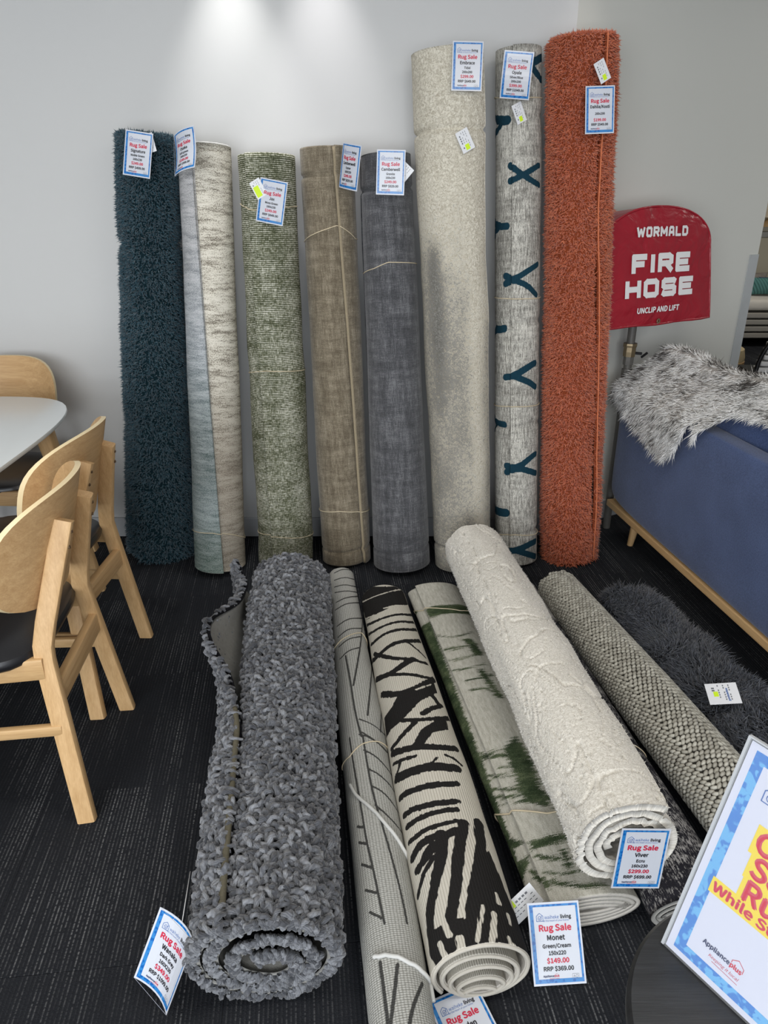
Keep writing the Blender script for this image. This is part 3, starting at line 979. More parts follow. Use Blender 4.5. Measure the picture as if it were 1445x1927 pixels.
# 1 teal shag
r = stand(210, 331, 246, 234, 366, 1052, [(0, 112), (1, 97)], -1, 0.012, 2.6, lumpy(0.009, 3, 8, 1.3, [(0.36, 0.008, 0.02), (0.78, 0.012, 0.010)]), squash=0.88, wallgap=0.032)
r.pitch = 0.028
RUGS['teal'] = r
o = rug_root('rolled_rug', r, 'dark teal shaggy rug standing rolled at the left end of the wall row', G_ST)
r.mesh('roll', [M['teal_ground'], M['backing']], o, 120, 90)
P, Nn, ph, w = roll_tufts(r, 46000, 11)
Pe, Ne, _, _ = roll_tufts(r, 2600, 12, 0.985, 1.0); Ne = Ne * 0.5 + r.d * 0.8
pe = np.random.default_rng(5).random(2600) * 2 * PI * 2.3
Pe2, _ = r.pos(pe, np.ones(2600), -0.012); Ne2 = np.tile(r.d, (2600, 1)) + np.random.default_rng(6).normal(size=(2600, 3)) * 0.3
g_ = np.random.default_rng(4)
PP = np.concatenate([P, Pe, Pe2]); DD = np.concatenate([Nn, Ne, Ne2])  
DD = DD + g_.normal(size=DD.shape) * 0.42
tuft_mesh('pile', PP, DD, 0.013 + 0.008 * g_.random(len(PP)), 0.0019, M['teal_pile'], o, 0.35)

# 2 osaka
r = stand(334, 438, 266, 367, 466, 1090, [(0, 74), (1, 107)], 1, 0.013, 4.2, lumpy(0.003, 2, 6, 2.2), wallgap=0.02)
RUGS['osaka'] = r
o = rug_root('rolled_rug', r, 'pale grey cream and soft blue-green rug standing rolled beside the teal rug', G_ST)
r.mesh('roll', [M['osaka'], M['backing']], o, 140, 80)
ph_ = np.linspace(0, 2 * PI * 4.1, 220)
pe_, _ = r.pos(ph_, np.ones(220), -0.005)
MB().tube([tuple(p) for p in pe_], 0.0045, 6).build('edge_binding', M['binding'], o, smooth=True, fix=False)
pe_, _ = r.pos(ph_, np.zeros(220), -0.005)
MB().tube([tuple(p) for p in pe_], 0.0035, 6).build('edge_binding', M['backing'], o, smooth=True, fix=False)
r.ring([(369, 1000), (400, 1003), (435, 1005), (464, 1012)], 'twine', o)

# 3 jax
r = stand(438, 557, 284, 479, 592, 1082, [(0, 104), (0.5, 112), (1, 119)], -1, 0.02, 3.0, lumpy(0.004, 3, 10, 3.1))
RUGS['jax'] = r
o = rug_root('rolled_rug', r, 'moss green and cream tweed rug standing rolled behind the curly grey floor rug', G_ST)
r.mesh('roll', [M['tweed'], M['backing']], o, 140, 90)
r.ring([(442, 384), (478, 396), (558, 388)], 'twine', o)
r.ring([(465, 702), (500, 698), (578, 694)], 'twine', o)
r.ring([(478, 1000), (520, 1010), (592, 1002)], 'twine', o)

# 4 camberwell beige
gr = [(0.955, 0.004, 0.0035), (0.036, 0.004, 0.0035)]
r = stand(558, 667, 270, 602, 697, 1076, [(0, 36), (1, 69)], -1, 0.014, 3.6, lumpy(0.003, 3, 6, 4.4, [(0.945, 0.008, 0.004), (0.04, 0.007, 0.004)]))
RUGS['beige'] = r
o = rug_root('rolled_rug', r, 'taupe beige velvet rug standing rolled with its long edge showing', G_ST)
r.mesh('roll', [M['velvet_beige'], M['backing']], o, 130, 300)
r.seam('edge_fringe', o, 0.0058, plain('taupe_edge', (0.30, 0.25, 0.17), 0.9, 0.1, 0.2, 200, 0.6, 400), 0.003, 0.997, 0.0, -0.005)
r.ring([(572, 455), (600, 437), (634, 424), (650, 432), (668, 450)], 'twine', o)
r.ring([(598, 958), (640, 962), (694, 958)], 'twine', o, 0.002)

# 5 camberwell granite
r = stand(670, 777, 284, 697, 812, 1092, [(0, 205), (1, 205)], 1, 0.014, 3.6, lumpy(0.003, 3, 6, 5.9, [(0.928, 0.008, 0.004), (0.052, 0.007, 0.004)]))
RUGS['grey'] = r
o = rug_root('rolled_rug', r, 'granite grey velvet rug standing rolled between the beige and the tall cream rug', G_ST)
r.mesh('roll', [M['velvet_grey'], M['backing']], o, 130, 300)
r.ring([(683, 515), (705, 505), (730, 494), (790, 496)], 'twine', o)

# 6 embrace
r = stand(767, 919, 80, 814, 926, 1086, [(0, 22), (1, 36)], 1, 0.022, 2.6, lumpy(0.005, 3, 9, 6.1, [(0.868, 0.012, 0.0035), (0.05, 0.010, 0.0035)]), wallgap=0.02)
RUGS['cream'] = r
o = rug_root('rolled_rug', r, 'tall cream rug fading to mottled grey, standing rolled, with a creased band near its top', G_ST)
pt = Pattern(r, 130, 300)
gzone = np.interp(pt.WW, [0, 0.5, 0.62, 0.72, 0.80], [0.62, 0.55, 0.42, 0.2, 0.0])
thg = np.radians(itp(r.a0, pt.WW)) + pt.PH
gzone = gzone + 0.45 * np.exp(-((np.cos(thg) + 0.62) / 0.22) ** 2) * np.interp(pt.WW, [0.3, 0.5, 0.66, 0.7], [0, 1, 1, 0]) - 0.32 * np.exp(-((np.cos(thg) - 0.55) / 0.25) ** 2)
r.mesh('roll', [M['embrace'], M['backing_cream']], o, 130, 300, lambda a, b: {'pat': gzone})

# 7 opale
r = stand(927, 1022, 78, 928, 1011, 1071, [(0, 113), (1, 111)], -1, 0.011, 4.0, lumpy(0.003, 3, 8, 7.7, [(0.885, 0.005, 0.006), (0.52, 0.005, 0.006), (0.31, 0.005, 0.006), (0.07, 0.005, 0.006)]))
RUGS['opale'] = r
o = rug_root('rolled_rug', r, 'slim silver grey rug with dark blue lattice crosses, standing rolled beside the orange rug', G_ST)
pt = Pattern(r, 190, 560)
X = [[(1022, 107), (1001, 118), 12], [(1001, 127), (1010, 138), (1019, 151), 11],
     [(928, 226), (944, 227), (956, 226), 14], [(943, 234), (930, 254), 11],
     [(960, 312), (985, 330), (1014, 348), 9], [(960, 341), (985, 329), (1014, 311), 9],
     [(925, 416), (939, 426), (954, 425), 11], [(939, 427), (926, 445), 10],
     [(951, 519), (967, 527), (1011, 498), 9], [(951, 534), (967, 527), (993, 537), (1009, 555), 9],
     [(925, 612), (935, 620), (949, 619), 12], [(935, 621), (926, 633), 9],
     [(951, 710), (967, 708), (1006, 683), 11], [(967, 708), (998, 720), (1007, 728), 10],
     [(925, 785), (934, 795), (949, 799), 11], [(934, 797), (926, 808), 9],
     [(953, 877), (976, 880), (1007, 854), 10], [(953, 889), (976, 881), (1008, 890), 10],
     [(929, 952), (935, 963), (952, 965), 14],
     [(954, 1036), (973, 1036), (1007, 1019), 11], [(973, 1037), (1007, 1047), 10]]
for q in X: pt.stroke(q[:-1], q[-1] * 1.15, sm=1)
for q in X:
    for e0, e1 in ((q[0], q[1]), (q[-2], q[-3])):
        if 945 < e0[0] < 962:
            k_ = 9 / max(1.0, math.hypot(e1[0] - e0[0], e1[1] - e0[1]))
            pt.stroke([e0, (e0[0] + (e1[0] - e0[0]) * k_, e0[1] + (e1[1] - e0[1]) * k_)], 12.5, sm=0)
r.mesh('roll', [M['opale'], M['backing']], o, 190, 560, lambda a, b: {'pat': pt.f})
for y in (186, 563, 765, 1006):
    r.ring([(930, y - 3), (968, y), (1008, y - 2)], 'twine', o, 0.002)

# 8 orange shag
r = stand(1026, 1162, 54, 1016, 1124, 1074, [(0, 34), (0.3, 42), (0.72, 62), (1, 54)], -1, 0.010, 2.5, lumpy(0.006, 3, 9, 8.8), lift=lambda phi, w: -0.016 * np.clip(1 - phi / 1.1, 0, 1) ** 2, wallgap=0.03)
r.pitch = 0.028
RUGS['orange'] = r
o = rug_root('rolled_rug', r, 'tall burnt orange shaggy rug standing rolled at the right end of the wall row', G_ST)
r.mesh('roll', [M['orange_ground'], M['backing']], o, 120, 90)
P, Nn, ph, w = roll_tufts(r, 54000, 21)
g_ = np.random.default_rng(24)
pe = g_.random(5000) * 2 * PI * 2.3
Pe2, _ = r.pos(pe, np.ones(5000), -0.012); Ne2 = np.tile(r.d, (5000, 1)) + g_.normal(size=(5000, 3)) * 0.3
PP = np.concatenate([P, Pe2]); DD = np.concatenate([Nn, Ne2]); DD = DD + g_.normal(size=DD.shape) * 0.5
tuft_mesh('pile', PP, DD, 0.012 + 0.008 * g_.random(len(PP)), 0.0017, M['orange_pile'], o, 0.35)
r.seam('piping', o, 0.003, M['orange_piping'], 0.0, 1.0, 0.0, 0.006)

# ------------------------------------------------------------------ rugs lying on the carpet
def lie(nx, ny, fx, fy, rx, ry, a0, dr, t, turns, z=None, **kw):
    """axis from the near end to the far end, resting on the carpet (or at height z)"""
    ry0, ry1 = float(itp(ry, np.array(0.0))), float(itp(ry, np.array(1.0)))
    z0, z1 = (ry0 + 0.001, ry1 + 0.001) if z is None else z
    d = np.array([fx - nx, fy - ny, 0.0])
    side = np.array([d[1], -d[0], 0.0])
    return Roll((nx, ny, z0), (fx, fy, z1), rx, ry, side, (0, 0, 1), a0, dr, t, turns, **kw)

# --- zebra
def zebra_mat():
    m = NT('zebra_flatweave', 0.9, 0.1)
    sd = m.attr('pat')
    u, v, _ = m.sep(m.uv())
    xs = m.math('DIVIDE', u, 0.0058)
    rib = m.math('ABSOLUTE', m.math('SUBTRACT', m.math('FRACT', xs), 0.5))
    jag = m.noise(m.comb(m.math('MULTIPLY', m.math('FLOOR', xs), 7.7), m.math('MULTIPLY', v, 30.0), 0.0), 1, 1)
    fine = m.noise(m.uv(300, 700), 1, 2)
    e = m.math('ADD', sd, m.math('MULTIPLY', m.math('SUBTRACT', jag, 0.5), 0.010))
    white = m.mix(m.step(rib, 0.30, 0.5), m.mix(fine, (0.50, 0.47, 0.40), (0.66, 0.63, 0.555)), (0.38, 0.35, 0.29))
    black = m.mix(fine, (0.006, 0.006, 0.007), (0.03, 0.028, 0.026))
    m.col(m.mix(m.step(e, -0.0008, 0.0008), white, black))
    m.bump(m.math('SUBTRACT', m.math('MULTIPLY', fine, 0.4), m.math('MULTIPLY', rib, 1.5)), 0.6, 0.003)
    return m.mat
M['zebra'] = zebra_mat()
def Z1(*p): return [(600 + a / 2.89, 1040 + b / 2.89) for a, b in p]
def Z2(*p): return [(560 + a / 4.817, 1380 + b / 4.817) for a, b in p]
def Z3(*p): return [(700 + a / 1.94, 1500 + b / 1.94) for a, b in p]

r = lie(0.190, 0.935, 0.002, 2.36, [(0, 0.102), (0.35, 0.104), (1, 0.086)], [(0, 0.082), (0.4, 0.078), (1, 0.064)], [(0, 215), (1, 215)], -1, 0.0105, 4.6, pitch=0.0155, disp=lumpy(0.003, 2, 6, 1.1))
RUGS['zebra'] = r
r.sag = 0.97
zo = rug_root('rolled_rug', r, 'black and white zebra striped flatweave rug lying rolled among the floor rugs', G_FL)
pt = Pattern(r, 200, 520, 40)
pt.wscale = 1.38
pt.poly(Z1((225, 215), (300, 185), (440, 183), (460, 215), (485, 285), (400, 292), (330, 325), (255, 370), (238, 290)))
pt.stroke(Z1((235, 270), (300, 238), (400, 207), (450, 200)), 3.4, False)
pt.stroke(Z1((250, 362), (300, 340), (360, 320), (430, 305), (490, 312)), 3.6, False)
pt.stroke(Z1((355, 302), (420, 286), (478, 290)), 5, False)
for p, w in [(((262, 395), (330, 362), (420, 333), (505, 340)), 5.5), (((270, 445), (340, 402), (430, 372), (515, 380)), 5.5),
             (((285, 500), (350, 442), (430, 416), (530, 420)), 6.5), (((292, 590), (380, 505), (450, 480), (548, 480)), 8.5),
             (((300, 552), (400, 575), (500, 577), (585, 603)), 7), (((490, 492), (540, 530), (578, 570)), 4),
             (((312, 690), (400, 652), (470, 602), (510, 578)), 10), (((320, 684), (400, 662), (500, 660), (605, 684)), 7),
             (((345, 770), (420, 772), (520, 742), (625, 690)), 11),
             (((448, 912), (540, 910), (640, 902), (705, 902)), 8), (((565, 875), (600, 852), (668, 832)), 8), (((600, 765), (630, 790), (655, 830)), 9),
             (((522, 920), (465, 980), (395, 1065)), 8), (((400, 1092), (480, 1065), (570, 1052), (745, 1065)), 12),
             (((405, 1152), (450, 1125), (520, 1108)), 6), (((430, 1190), (438, 1155), (446, 1125)), 5), (((690, 1100), (735, 1120), (775, 1155)), 5),
             (((610, 1150), (640, 1115)), 4)]:
    pt.stroke(Z1(*p), w)
pt.poly(Z1((430, 775), (480, 750), (570, 705), (620, 690), (645, 765), (560, 800), (500, 860), (450, 915), (390, 965), (368, 1010), (355, 900), (400, 835)))
pt.poly(Z1((555, 965), (640, 905), (690, 905), (705, 962), (620, 978), (575, 1038), (470, 1085), (520, 1030)))
pt.stroke(Z1((530, 745), (610, 716)), 3.2, False)
pt.stroke(Z1((535, 1080), (600, 1078), (655, 1082)), 5, False)
for p, w in [(((895, 410), (1050, 335), (1250, 292), (1440, 318)), 16), (((930, 585), (1000, 530), (1200, 465), (1440, 455)), 11),
             (((965, 745), (1050, 682), (1250, 632), (1440, 615)), 10), (((988, 855), (1100, 765), (1280, 705), (1440, 690)), 8.5),
             (((1010, 990), (1130, 885), (1300, 822), (1440, 795)), 8), (((1035, 1140), (1100, 1015), (1200, 945), (1330, 925), (1440, 880)), 13),
             (((1080, 1240), (1180, 1110), (1280, 970)), 12), (((1090, 1480), (1130, 1290), (1230, 1120)), 8)]:
    pt.stroke(Z2(*p), w)
for p, w in [(((250, 135), (258, 200), (232, 300), (208, 420), (212, 500)), 16), (((335, 95), (315, 200), (303, 350), (285, 450)), 15),
             (((390, 95), (402, 200), (385, 300), (368, 420), (352, 540)), 18), (((290, 130), (260, 150), (200, 190), (170, 270)), 10)]:
    pt.stroke(Z3(*p), w)
pt.poly(Z3((385, 260), (425, 190), (470, 300), (510, 400), (545, 470), (575, 560), (500, 510), (430, 520), (370, 540), (385, 420)))
pt.poly(Z3((200, 500), (290, 445), (380, 440), (440, 470), (560, 530), (575, 590), (540, 562), (450, 532), (380, 548), (310, 582), (245, 640), (212, 580)))
for p, w in [(((245, 535), (262, 570), (280, 605)), 11), (((318, 515), (325, 545), (330, 575)), 14), (((405, 400), (395, 460), (383, 525)), 8),
             (((445, 425), (445, 470), (440, 525)), 11), (((498, 515), (506, 535), (514, 552)), 10), (((255, 440), (265, 470), (282, 505)), 12), (((455, 355), (462, 385)), 10), (((497, 430), (505, 465)), 8)]:
    pt.stroke(Z3(*p), w, False)
r.mesh('roll', [M['zebra'], M['backing_cream']], zo, 200, 520, lambda a, b: {'pat': pt.f}, 40)
ph = np.linspace(0, 2 * PI * 4.55, 260)
pos, _ = r.pos(ph, np.zeros(260), -0.005)
MB().tube([tuple(p) for p in pos], 0.0046, 6).build('binding', plain('cream_binding', (0.47, 0.44, 0.38), 0.9, 0.1, 0.1, 80, 0.4, 500, 0.001), zo, smooth=True, fix=False)

# --- pale rug with dark leaf lines
def lines_mat():
    m = NT('pale_weave_with_dark_lines', 0.92, 0.1)
    sd = m.attr('pat')
    dots = m.n('ShaderNodeTexVoronoi', {'Vector': m.uv(1, 1.5), 'Scale': 150, 'Randomness': 0.15}).outputs['Distance']
    fine = m.noise(m.uv(400, 400), 1, 2)
    base = m.mix(m.step(dots, 0.25, 0.6), m.mix(fine, (0.36, 0.36, 0.335), (0.50, 0.50, 0.47)), (0.235, 0.235, 0.215))
    e = m.math('ADD', sd, m.math('MULTIPLY', m.math('SUBTRACT', fine, 0.5), 0.003))
    m.col(m.mix(m.step(e, -0.0008, 0.0008), base, m.mix(fine, (0.03, 0.03, 0.03), (0.075, 0.075, 0.07))))
    m.bump(m.math('SUBTRACT', m.math('MULTIPLY', m.step(e, -0.001, 0.001), 1.0), dots), 0.6, 0.003)
    return m.mat
M['lines'] = lines_mat()
r = lie(0.060, 0.66, -0.168, 2.55, [(0, 0.060), (0.25, 0.064), (0.55, 0.066), (1, 0.053)], [(0, 0.055), (0.5, 0.06), (1, 0.049)], [(0, 175), (1, 200)], -1, 0.008, 4.0, disp=lumpy(0.003, 2, 7, 9.1))
RUGS['lines'] = r
o = rug_root('rolled_rug', r, 'slim pale grey rug with thin dark leaf lines, lying rolled beside the zebra rug', G_FL)
pt = Pattern(r, 170, 620, 36)
LW = 3.2
for p in [((80, 60), (120, 38), (168, 42)), ((85, 110), (130, 88), (185, 97)), ((85, 150), (140, 132), (195, 147)), ((85, 187), (140, 172), (205, 187)), ((88, 217), (150, 206), (212, 217)),
          ((95, 270), (150, 242), (225, 237)), ((90, 312), (150, 274), (230, 272)), ((100, 400), (160, 357), (236, 357)), ((105, 460), (160, 412), (232, 412)), ((110, 512), (160, 467), (226, 457)), ((116, 577), (160, 532), (216, 517)),
          ((238, 360), (228, 500), (188, 722)), ((287, 500), (290, 620), (265, 885)), ((335, 690), (340, 850), (335, 975)),
          ((145, 560), (170, 690), (190, 830), (212, 930), (232, 1000)), ((220, 905), (290, 932), (340, 972), (375, 1010)), ((230, 975), (310, 1022), (368, 1085))]:
    pt.stroke(Z1(*p), LW)
for p in [((560, 10), (640, 30), (720, 80), (800, 150), (850, 230)), ((600, 150), (700, 200), (800, 300), (890, 440), (950, 640)), ((640, 322), (740, 372), (850, 480), (935, 640)), ((680, 482), (780, 532), (890, 670), (975, 850)), ((705, 650), (800, 732), (915, 850), (1005, 1000)),
          ((590, 20), (640, 340), (700, 620), (770, 840), (860, 1150), (950, 1500), (992, 1730)), ((470, 40), (520, 360), (580, 700), (620, 960), (690, 1250), (760, 1600), (788, 1730)), ((980, 1090), (1030, 1300), (1108, 1730))]:
    pt.stroke(Z2(*p), LW + 0.6)
for p in [((545, 845), (588, 852)), ((560, 990), (620, 1003)), ((585, 1190), (672, 1220)), ((615, 1420), (722, 1450)), ((655, 1620), (762, 1678))]:
    pt.stroke(Z2(*p), 5)
for p in [((715, 1810), (722, 1860), (730, 1927)), ((748, 1815), (742, 1870), (735, 1927)), ((795, 1850), (778, 1890), (770, 1927))]:
    pt.stroke(p, 7)
r.mesh('roll', [M['lines'], M['backing_cream']], o, 170, 620, lambda a, b: {'pat': pt.f}, 36)
r.ring([(632, 1218), (655, 1198), (680, 1192), (705, 1205)], 'twine', o)
r.ring([(658, 1425), (680, 1402), (712, 1397), (728, 1408)], 'twine', o)
def band(pts, name):
    q = np.array([r.pick(*p) for p in smooth_poly(pts, 2)])
    pos, _ = r.pos(q[:, 0], q[:, 1], 0.003)
    MB().tube([tuple(p) for p in pos], 0.0042, 8).build(name, M['binding'], o, smooth=True, fix=False)
band([(660, 1478), (672, 1500), (700, 1522), (725, 1552), (748, 1582), (768, 1620), (782, 1668), (788, 1710)], 'binding')
band([(704, 1802), (730, 1798), (760, 1806), (790, 1826), (812, 1852), (822, 1885)], 'binding')

# --- green and cream (flattened roll)
def monet_mat():
    m = NT('green_and_cream_weave', 0.95, 0.08)
    sd = m.attr('pat')
    fine = m.noise(m.uv(520, 520), 1, 2, 0.7); st = m.noise(m.uv(150, 26), 1, 3, 0.7); cl = m.noise(m.uv(), 16, 4, 0.7); sw = m.noise(m.uv(22, 140), 1, 3, 0.7)
    cream = m.mix(m.step(m.math('ADD', m.math('MULTIPLY', st, 0.5), m.math('MULTIPLY', fine, 0.5)), 0.35, 0.65), (0.36, 0.345, 0.29), (0.58, 0.57, 0.51))
    g = m.math('ADD', m.math('MULTIPLY', fine, 0.35), m.math('ADD', m.math('MULTIPLY', cl, 0.45), m.math('MULTIPLY', sw, 0.2)))
    green = m.ramp(m.step(g, 0.33, 0.68), [(0, (0.012, 0.022, 0.012)), (0.5, (0.05, 0.072, 0.036)), (1, (0.17, 0.20, 0.115))])
    e = m.math('ADD', sd, m.math('MULTIPLY', m.math('ADD', m.math('SUBTRACT', sw, 0.5), m.math('MULTIPLY', m.math('SUBTRACT', fine, 0.5), 0.9)), 0.042))
    m.col(m.mix(m.step(e, -0.002, 0.003), cream, green))
    m.bump(fine, 0.6, 0.003)
    return m.mat
M['monet'] = monet_mat()
r = lie(0.432, 1.085, 0.186, 2.45, [(0, 0.122), (1, 0.106)], [(0, 0.050), (0.3, 0.050), (1, 0.042)], [(0, 134), (1, 131)], -1, 0.009, 4.0, pitch=0.0105, disp=lumpy(0.002, 2, 6, 3.3))
RUGS['monet'] = r
mo = rug_root('rolled_rug', r, 'cream rug with mossy green painterly patches, lying flattened under the white plush rug', G_FL)
pt = Pattern(r, 200, 480, 40)
pt.poly([(776, 1150), (800, 1146), (826, 1210), (866, 1320), (914, 1450), (968, 1600), (985, 1660), (960, 1660), (925, 1600), (885, 1490), (840, 1350), (800, 1220)])
pt.poly([(925, 1560), (1000, 1590), (985, 1660), (960, 1660)])
for p, w in [([(880, 1205), (890, 1215), (900, 1230)], 14), ([(905, 1262), (925, 1290), (940, 1310)], 10), ([(1060, 1600), (1070, 1630)], 10), ([(940, 1445), (985, 1440)], 6), ([(1000, 1640), (1030, 1668)], 12), ([(825, 1197), (850, 1200), (888, 1190)], 3), ([(838, 1222), (865, 1218), (895, 1212)], 7), ([(845, 1243), (870, 1238), (900, 1232)], 5), ([(852, 1262), (880, 1258), (912, 1250)], 4), ([(880, 1280), (905, 1275), (925, 1270)], 5), ([(890, 1298), (915, 1295), (935, 1305)], 6),
             ([(905, 1420), (940, 1413), (960, 1404)], 6), ([(912, 1460), (960, 1462), (1000, 1450)], 7), ([(918, 1485), (960, 1487), (1010, 1480)], 6)]:
    pt.stroke(p, w)
pt.poly([(945, 1410), (970, 1385), (1000, 1430), (1020, 1480), (1040, 1520), (985, 1510), (968, 1460)])
pt.stroke([(905, 1425), (950, 1420), (985, 1424)], 12)
pt.stroke([(912, 1500), (960, 1500), (1010, 1494)], 9)
pt.poly([(915, 1516), (960, 1510), (1045, 1508), (1070, 1562), (1050, 1588), (960, 1586), (935, 1580)])
for p, w in [([(1010, 1612), (1050, 1616), (1090, 1612)], 7), ([(1025, 1640), (1060, 1645), (1100, 1638)], 6), ([(1040, 1660), (1080, 1668), (1140, 1665)], 8), ([(960, 1600), (968, 1640)], 12)]:
    pt.stroke(p, w)
r.mesh('roll', [M['monet'], M['backing_cream']], mo, 200, 480, lambda a, b: {'pat': pt.f}, 40)
r.ring([(778, 1150), (800, 1145), (830, 1146), (866, 1150)], 'twine', mo)
r.ring([(915, 1545), (932, 1532), (970, 1526), (1030, 1532)], 'twine', mo, 0.002)

# --- dark rug with white flecks
def fleck_mat():
    m = NT('dark_fleck_weave', 0.95, 0.08)
    u, v, _ = m.sep(m.uv())
    fl = m.noise(m.uv(330, 60), 1, 2, 0.7); fine = m.noise(m.uv(500, 500), 1, 2); cl = m.noise(m.uv(12, 16), 1, 4, 0.7)
    f = m.math('ADD', m.math('MULTIPLY', fl, 0.6), m.math('MULTIPLY', cl, 0.5))
    dark = m.mix(m.step(f, 0.54, 0.66), m.mix(fine, (0.008, 0.008, 0.011), (0.035, 0.034, 0.042)), (0.36, 0.35, 0.34))
    pale = m.mix(m.step(fl, 0.35, 0.65), (0.22, 0.21, 0.20), (0.42, 0.405, 0.385))
    m.col(m.mix(m.step(m.math('ADD', v, m.math('MULTIPLY', cl, 0.1)), 1.15, 1.19), dark, pale))
    m.bump(fine, 0.6, 0.003)
    return m.mat
M['fleck'] = fleck_mat()
r = lie(0.655, 1.075, 0.512, 2.46, [(0, 0.108), (1, 0.070)], [(0, 0.056), (1, 0.045)], [(0, 320), (1, 320)], 1, 0.010, 3.6, pitch=0.012, disp=lumpy(0.003, 2, 5, 5.2))
RUGS['fleck'] = r
o = rug_root('rolled_rug', r, 'dark charcoal rug with white flecks, lying rolled under the white plush rug', G_FL)
r.mesh('roll', [M['fleck'], M['backing']], o, 120, 120)
r.ring([(1170, 1405), (1190, 1402), (1215, 1415)], 'twine', o)

# --- white plush rug lying on the two flat ones
def plush_mat():
    m = NT('ecru_plush', 0.95, 0.08)
    worm = m.noise(m.uv(), 170, 3, 0.65, 0.8)
    m.col(m.mix(m.step(worm, 0.3, 0.7), (0.60, 0.565, 0.495), (0.82, 0.79, 0.72)))
    m.bump(worm, 0.7, 0.004)
    m.set(Sheen_Weight=0.2)
    return m.mat
M['plush'] = plush_mat()
def crease(phi, w):
    x, y = phi * 2.4, w * 10
    wx = x + 1.2 * (vnoise(x * .9 + 3, y * .9) - .5); wy = y + 1.3 * (vnoise(x * .8, y * .7 + 9) - .5)
    a = np.abs(vnoise(wx, wy) - 0.5); b = np.abs(vnoise(wx * 1.8 + 7, wy * 1.6 + 3) - 0.5)
    return -0.008 * np.exp(-(a / 0.018) ** 2) - 0.005 * np.exp(-(b / 0.018) ** 2) + 0.007 * (vnoise(x * 1.1, y * 1.1) - 0.5)
r = lie(0.505, 1.115, 0.338, 2.50, [(0, 0.122), (1, 0.116)], [(0, 0.112), (1, 0.108)], [(0, 52), (0.25, 40), (1, 30)], 1, 0.017, 3.4, z=(0.213, 0.198), pitch=0.020, disp=crease)
r.endm = 0
RUGS['plush'] = r
po = rug_root('rolled_rug', r, 'ecru white plush rug with creased pile, lying rolled on top of two flatter rugs', G_FL)
r.mesh('roll', [M['plush'], M['backing_cream']], po, 170, 420, None, 44)
P, Nn, ph, w = roll_tufts(r, 42000, 31)
g_ = np.random.default_rng(33)
tuft_mesh('pile', P, Nn + g_.normal(size=Nn.shape) * 0.8, 0.0042 + 0.003 * g_.random(len(P)), 0.0016, pile_mat('ecru_pile', [(0.58, 0.545, 0.475), (0.74, 0.71, 0.635), (0.85, 0.825, 0.76)]), po, 0.2, seg=1)

# --- chunky rope-weave rug
M['rope_ground'] = plain('rope_ground', (0.04, 0.038, 0.033), 0.95, 0.05)
rp = NT('beige_rope', 0.9, 0.1)
rp.col(rp.ramp(rp.attr('rnd'), [(0, (0.31, 0.295, 0.25)), (0.5, (0.40, 0.385, 0.33)), (1, (0.50, 0.485, 0.42))]))
rp.bump(rp.noise(rp.obj(), 500, 2), 0.5, 0.001)
M['rope'] = rp.mat
r = lie(0.885, 1.10, 0.645, 2.42, [(0, 0.098), (0.5, 0.098), (1, 0.080)], [(0, 0.09), (1, 0.077)], [(0, 250), (1, 250)], 1, 0.012, 3.2, pitch=0.014)
RUGS['rope'] = r
o = rug_root('rolled_rug', r, 'chunky beige rope-weave rug lying rolled between the flecked rug and the charcoal shag', G_FL)
r.mesh('roll', [M['rope_ground'], M['backing']], o, 90, 60)
du, dv = 0.0122, 0.0155
nu, nv = int(2 * PI * r.R / du), int(r.L / dv)
II, JJ = np.meshgrid(np.arange(nu), np.arange(nv), indexing='ij')
g_ = np.random.default_rng(41)
U = (II + 0.5 * (JJ % 2)) / nu * 2 * PI
chev = np.abs(((II / nu * 6) % 2) - 1)
Wv = (JJ + 0.5) / nv + chev * 0.018
sel = Wv < 0.997
U, Wv, IIs, JJs = U[sel], Wv[sel], II[sel], JJ[sel]
P, Nn = r.pos(U, Wv, 0.0015)
tang = np.cross(Nn, r.d)
sgn = np.where(((IIs / nu * 6) % 2) < 1, 1.0, -1.0)[:, None]
ax = tang * 0.80 + r.d * 0.60 * sgn + g_.normal(size=P.shape) * 0.12
ax /= np.linalg.norm(ax, axis=1, keepdims=True)
bx = np.cross(Nn, ax); bx /= np.linalg.norm(bx, axis=1, keepdims=True)
lat = [(-1.0, 0.0, 1), (-0.72, 0.72, 6), (0.0, 1.0, 6), (0.72, 0.72, 6), (1.0, 0.0, 1)]
ell = []
for h, rr, k in lat:
    for q in range(k):
        a = 2 * PI * q / k
        ell.append((h * 0.0100, rr * 0.0058 * math.cos(a), rr * 0.0060 * math.sin(a)))
ell = np.array(ell)
ff3, ff4 = [], []
for q in range(6):
    q2 = (q + 1) % 6
    ff3 += [(0, 1 + q2, 1 + q), (19, 13 + q, 13 + q2)]
    ff4 += [(1 + q, 1 + q2, 7 + q2, 7 + q), (7 + q, 7 + q2, 13 + q2, 13 + q)]
V = (P[:, None, :] + ell[None, :, 0:1] * ax[:, None] + ell[None, :, 1:2] * bx[:, None] + ell[None, :, 2:3] * Nn[:, None]).reshape(-1, 3)
oo = np.arange(len(P))[:, None, None] * 20
rk = np_mesh('rope_knots', V, [(oo + np.array(ff3)[None]).reshape(-1, 3), (oo + np.array(ff4)[None]).reshape(-1, 4)], M['rope'], o, None, {'rnd': np.repeat(g_.random(len(P)), 20)})
rk['kind'] = 'stuff'

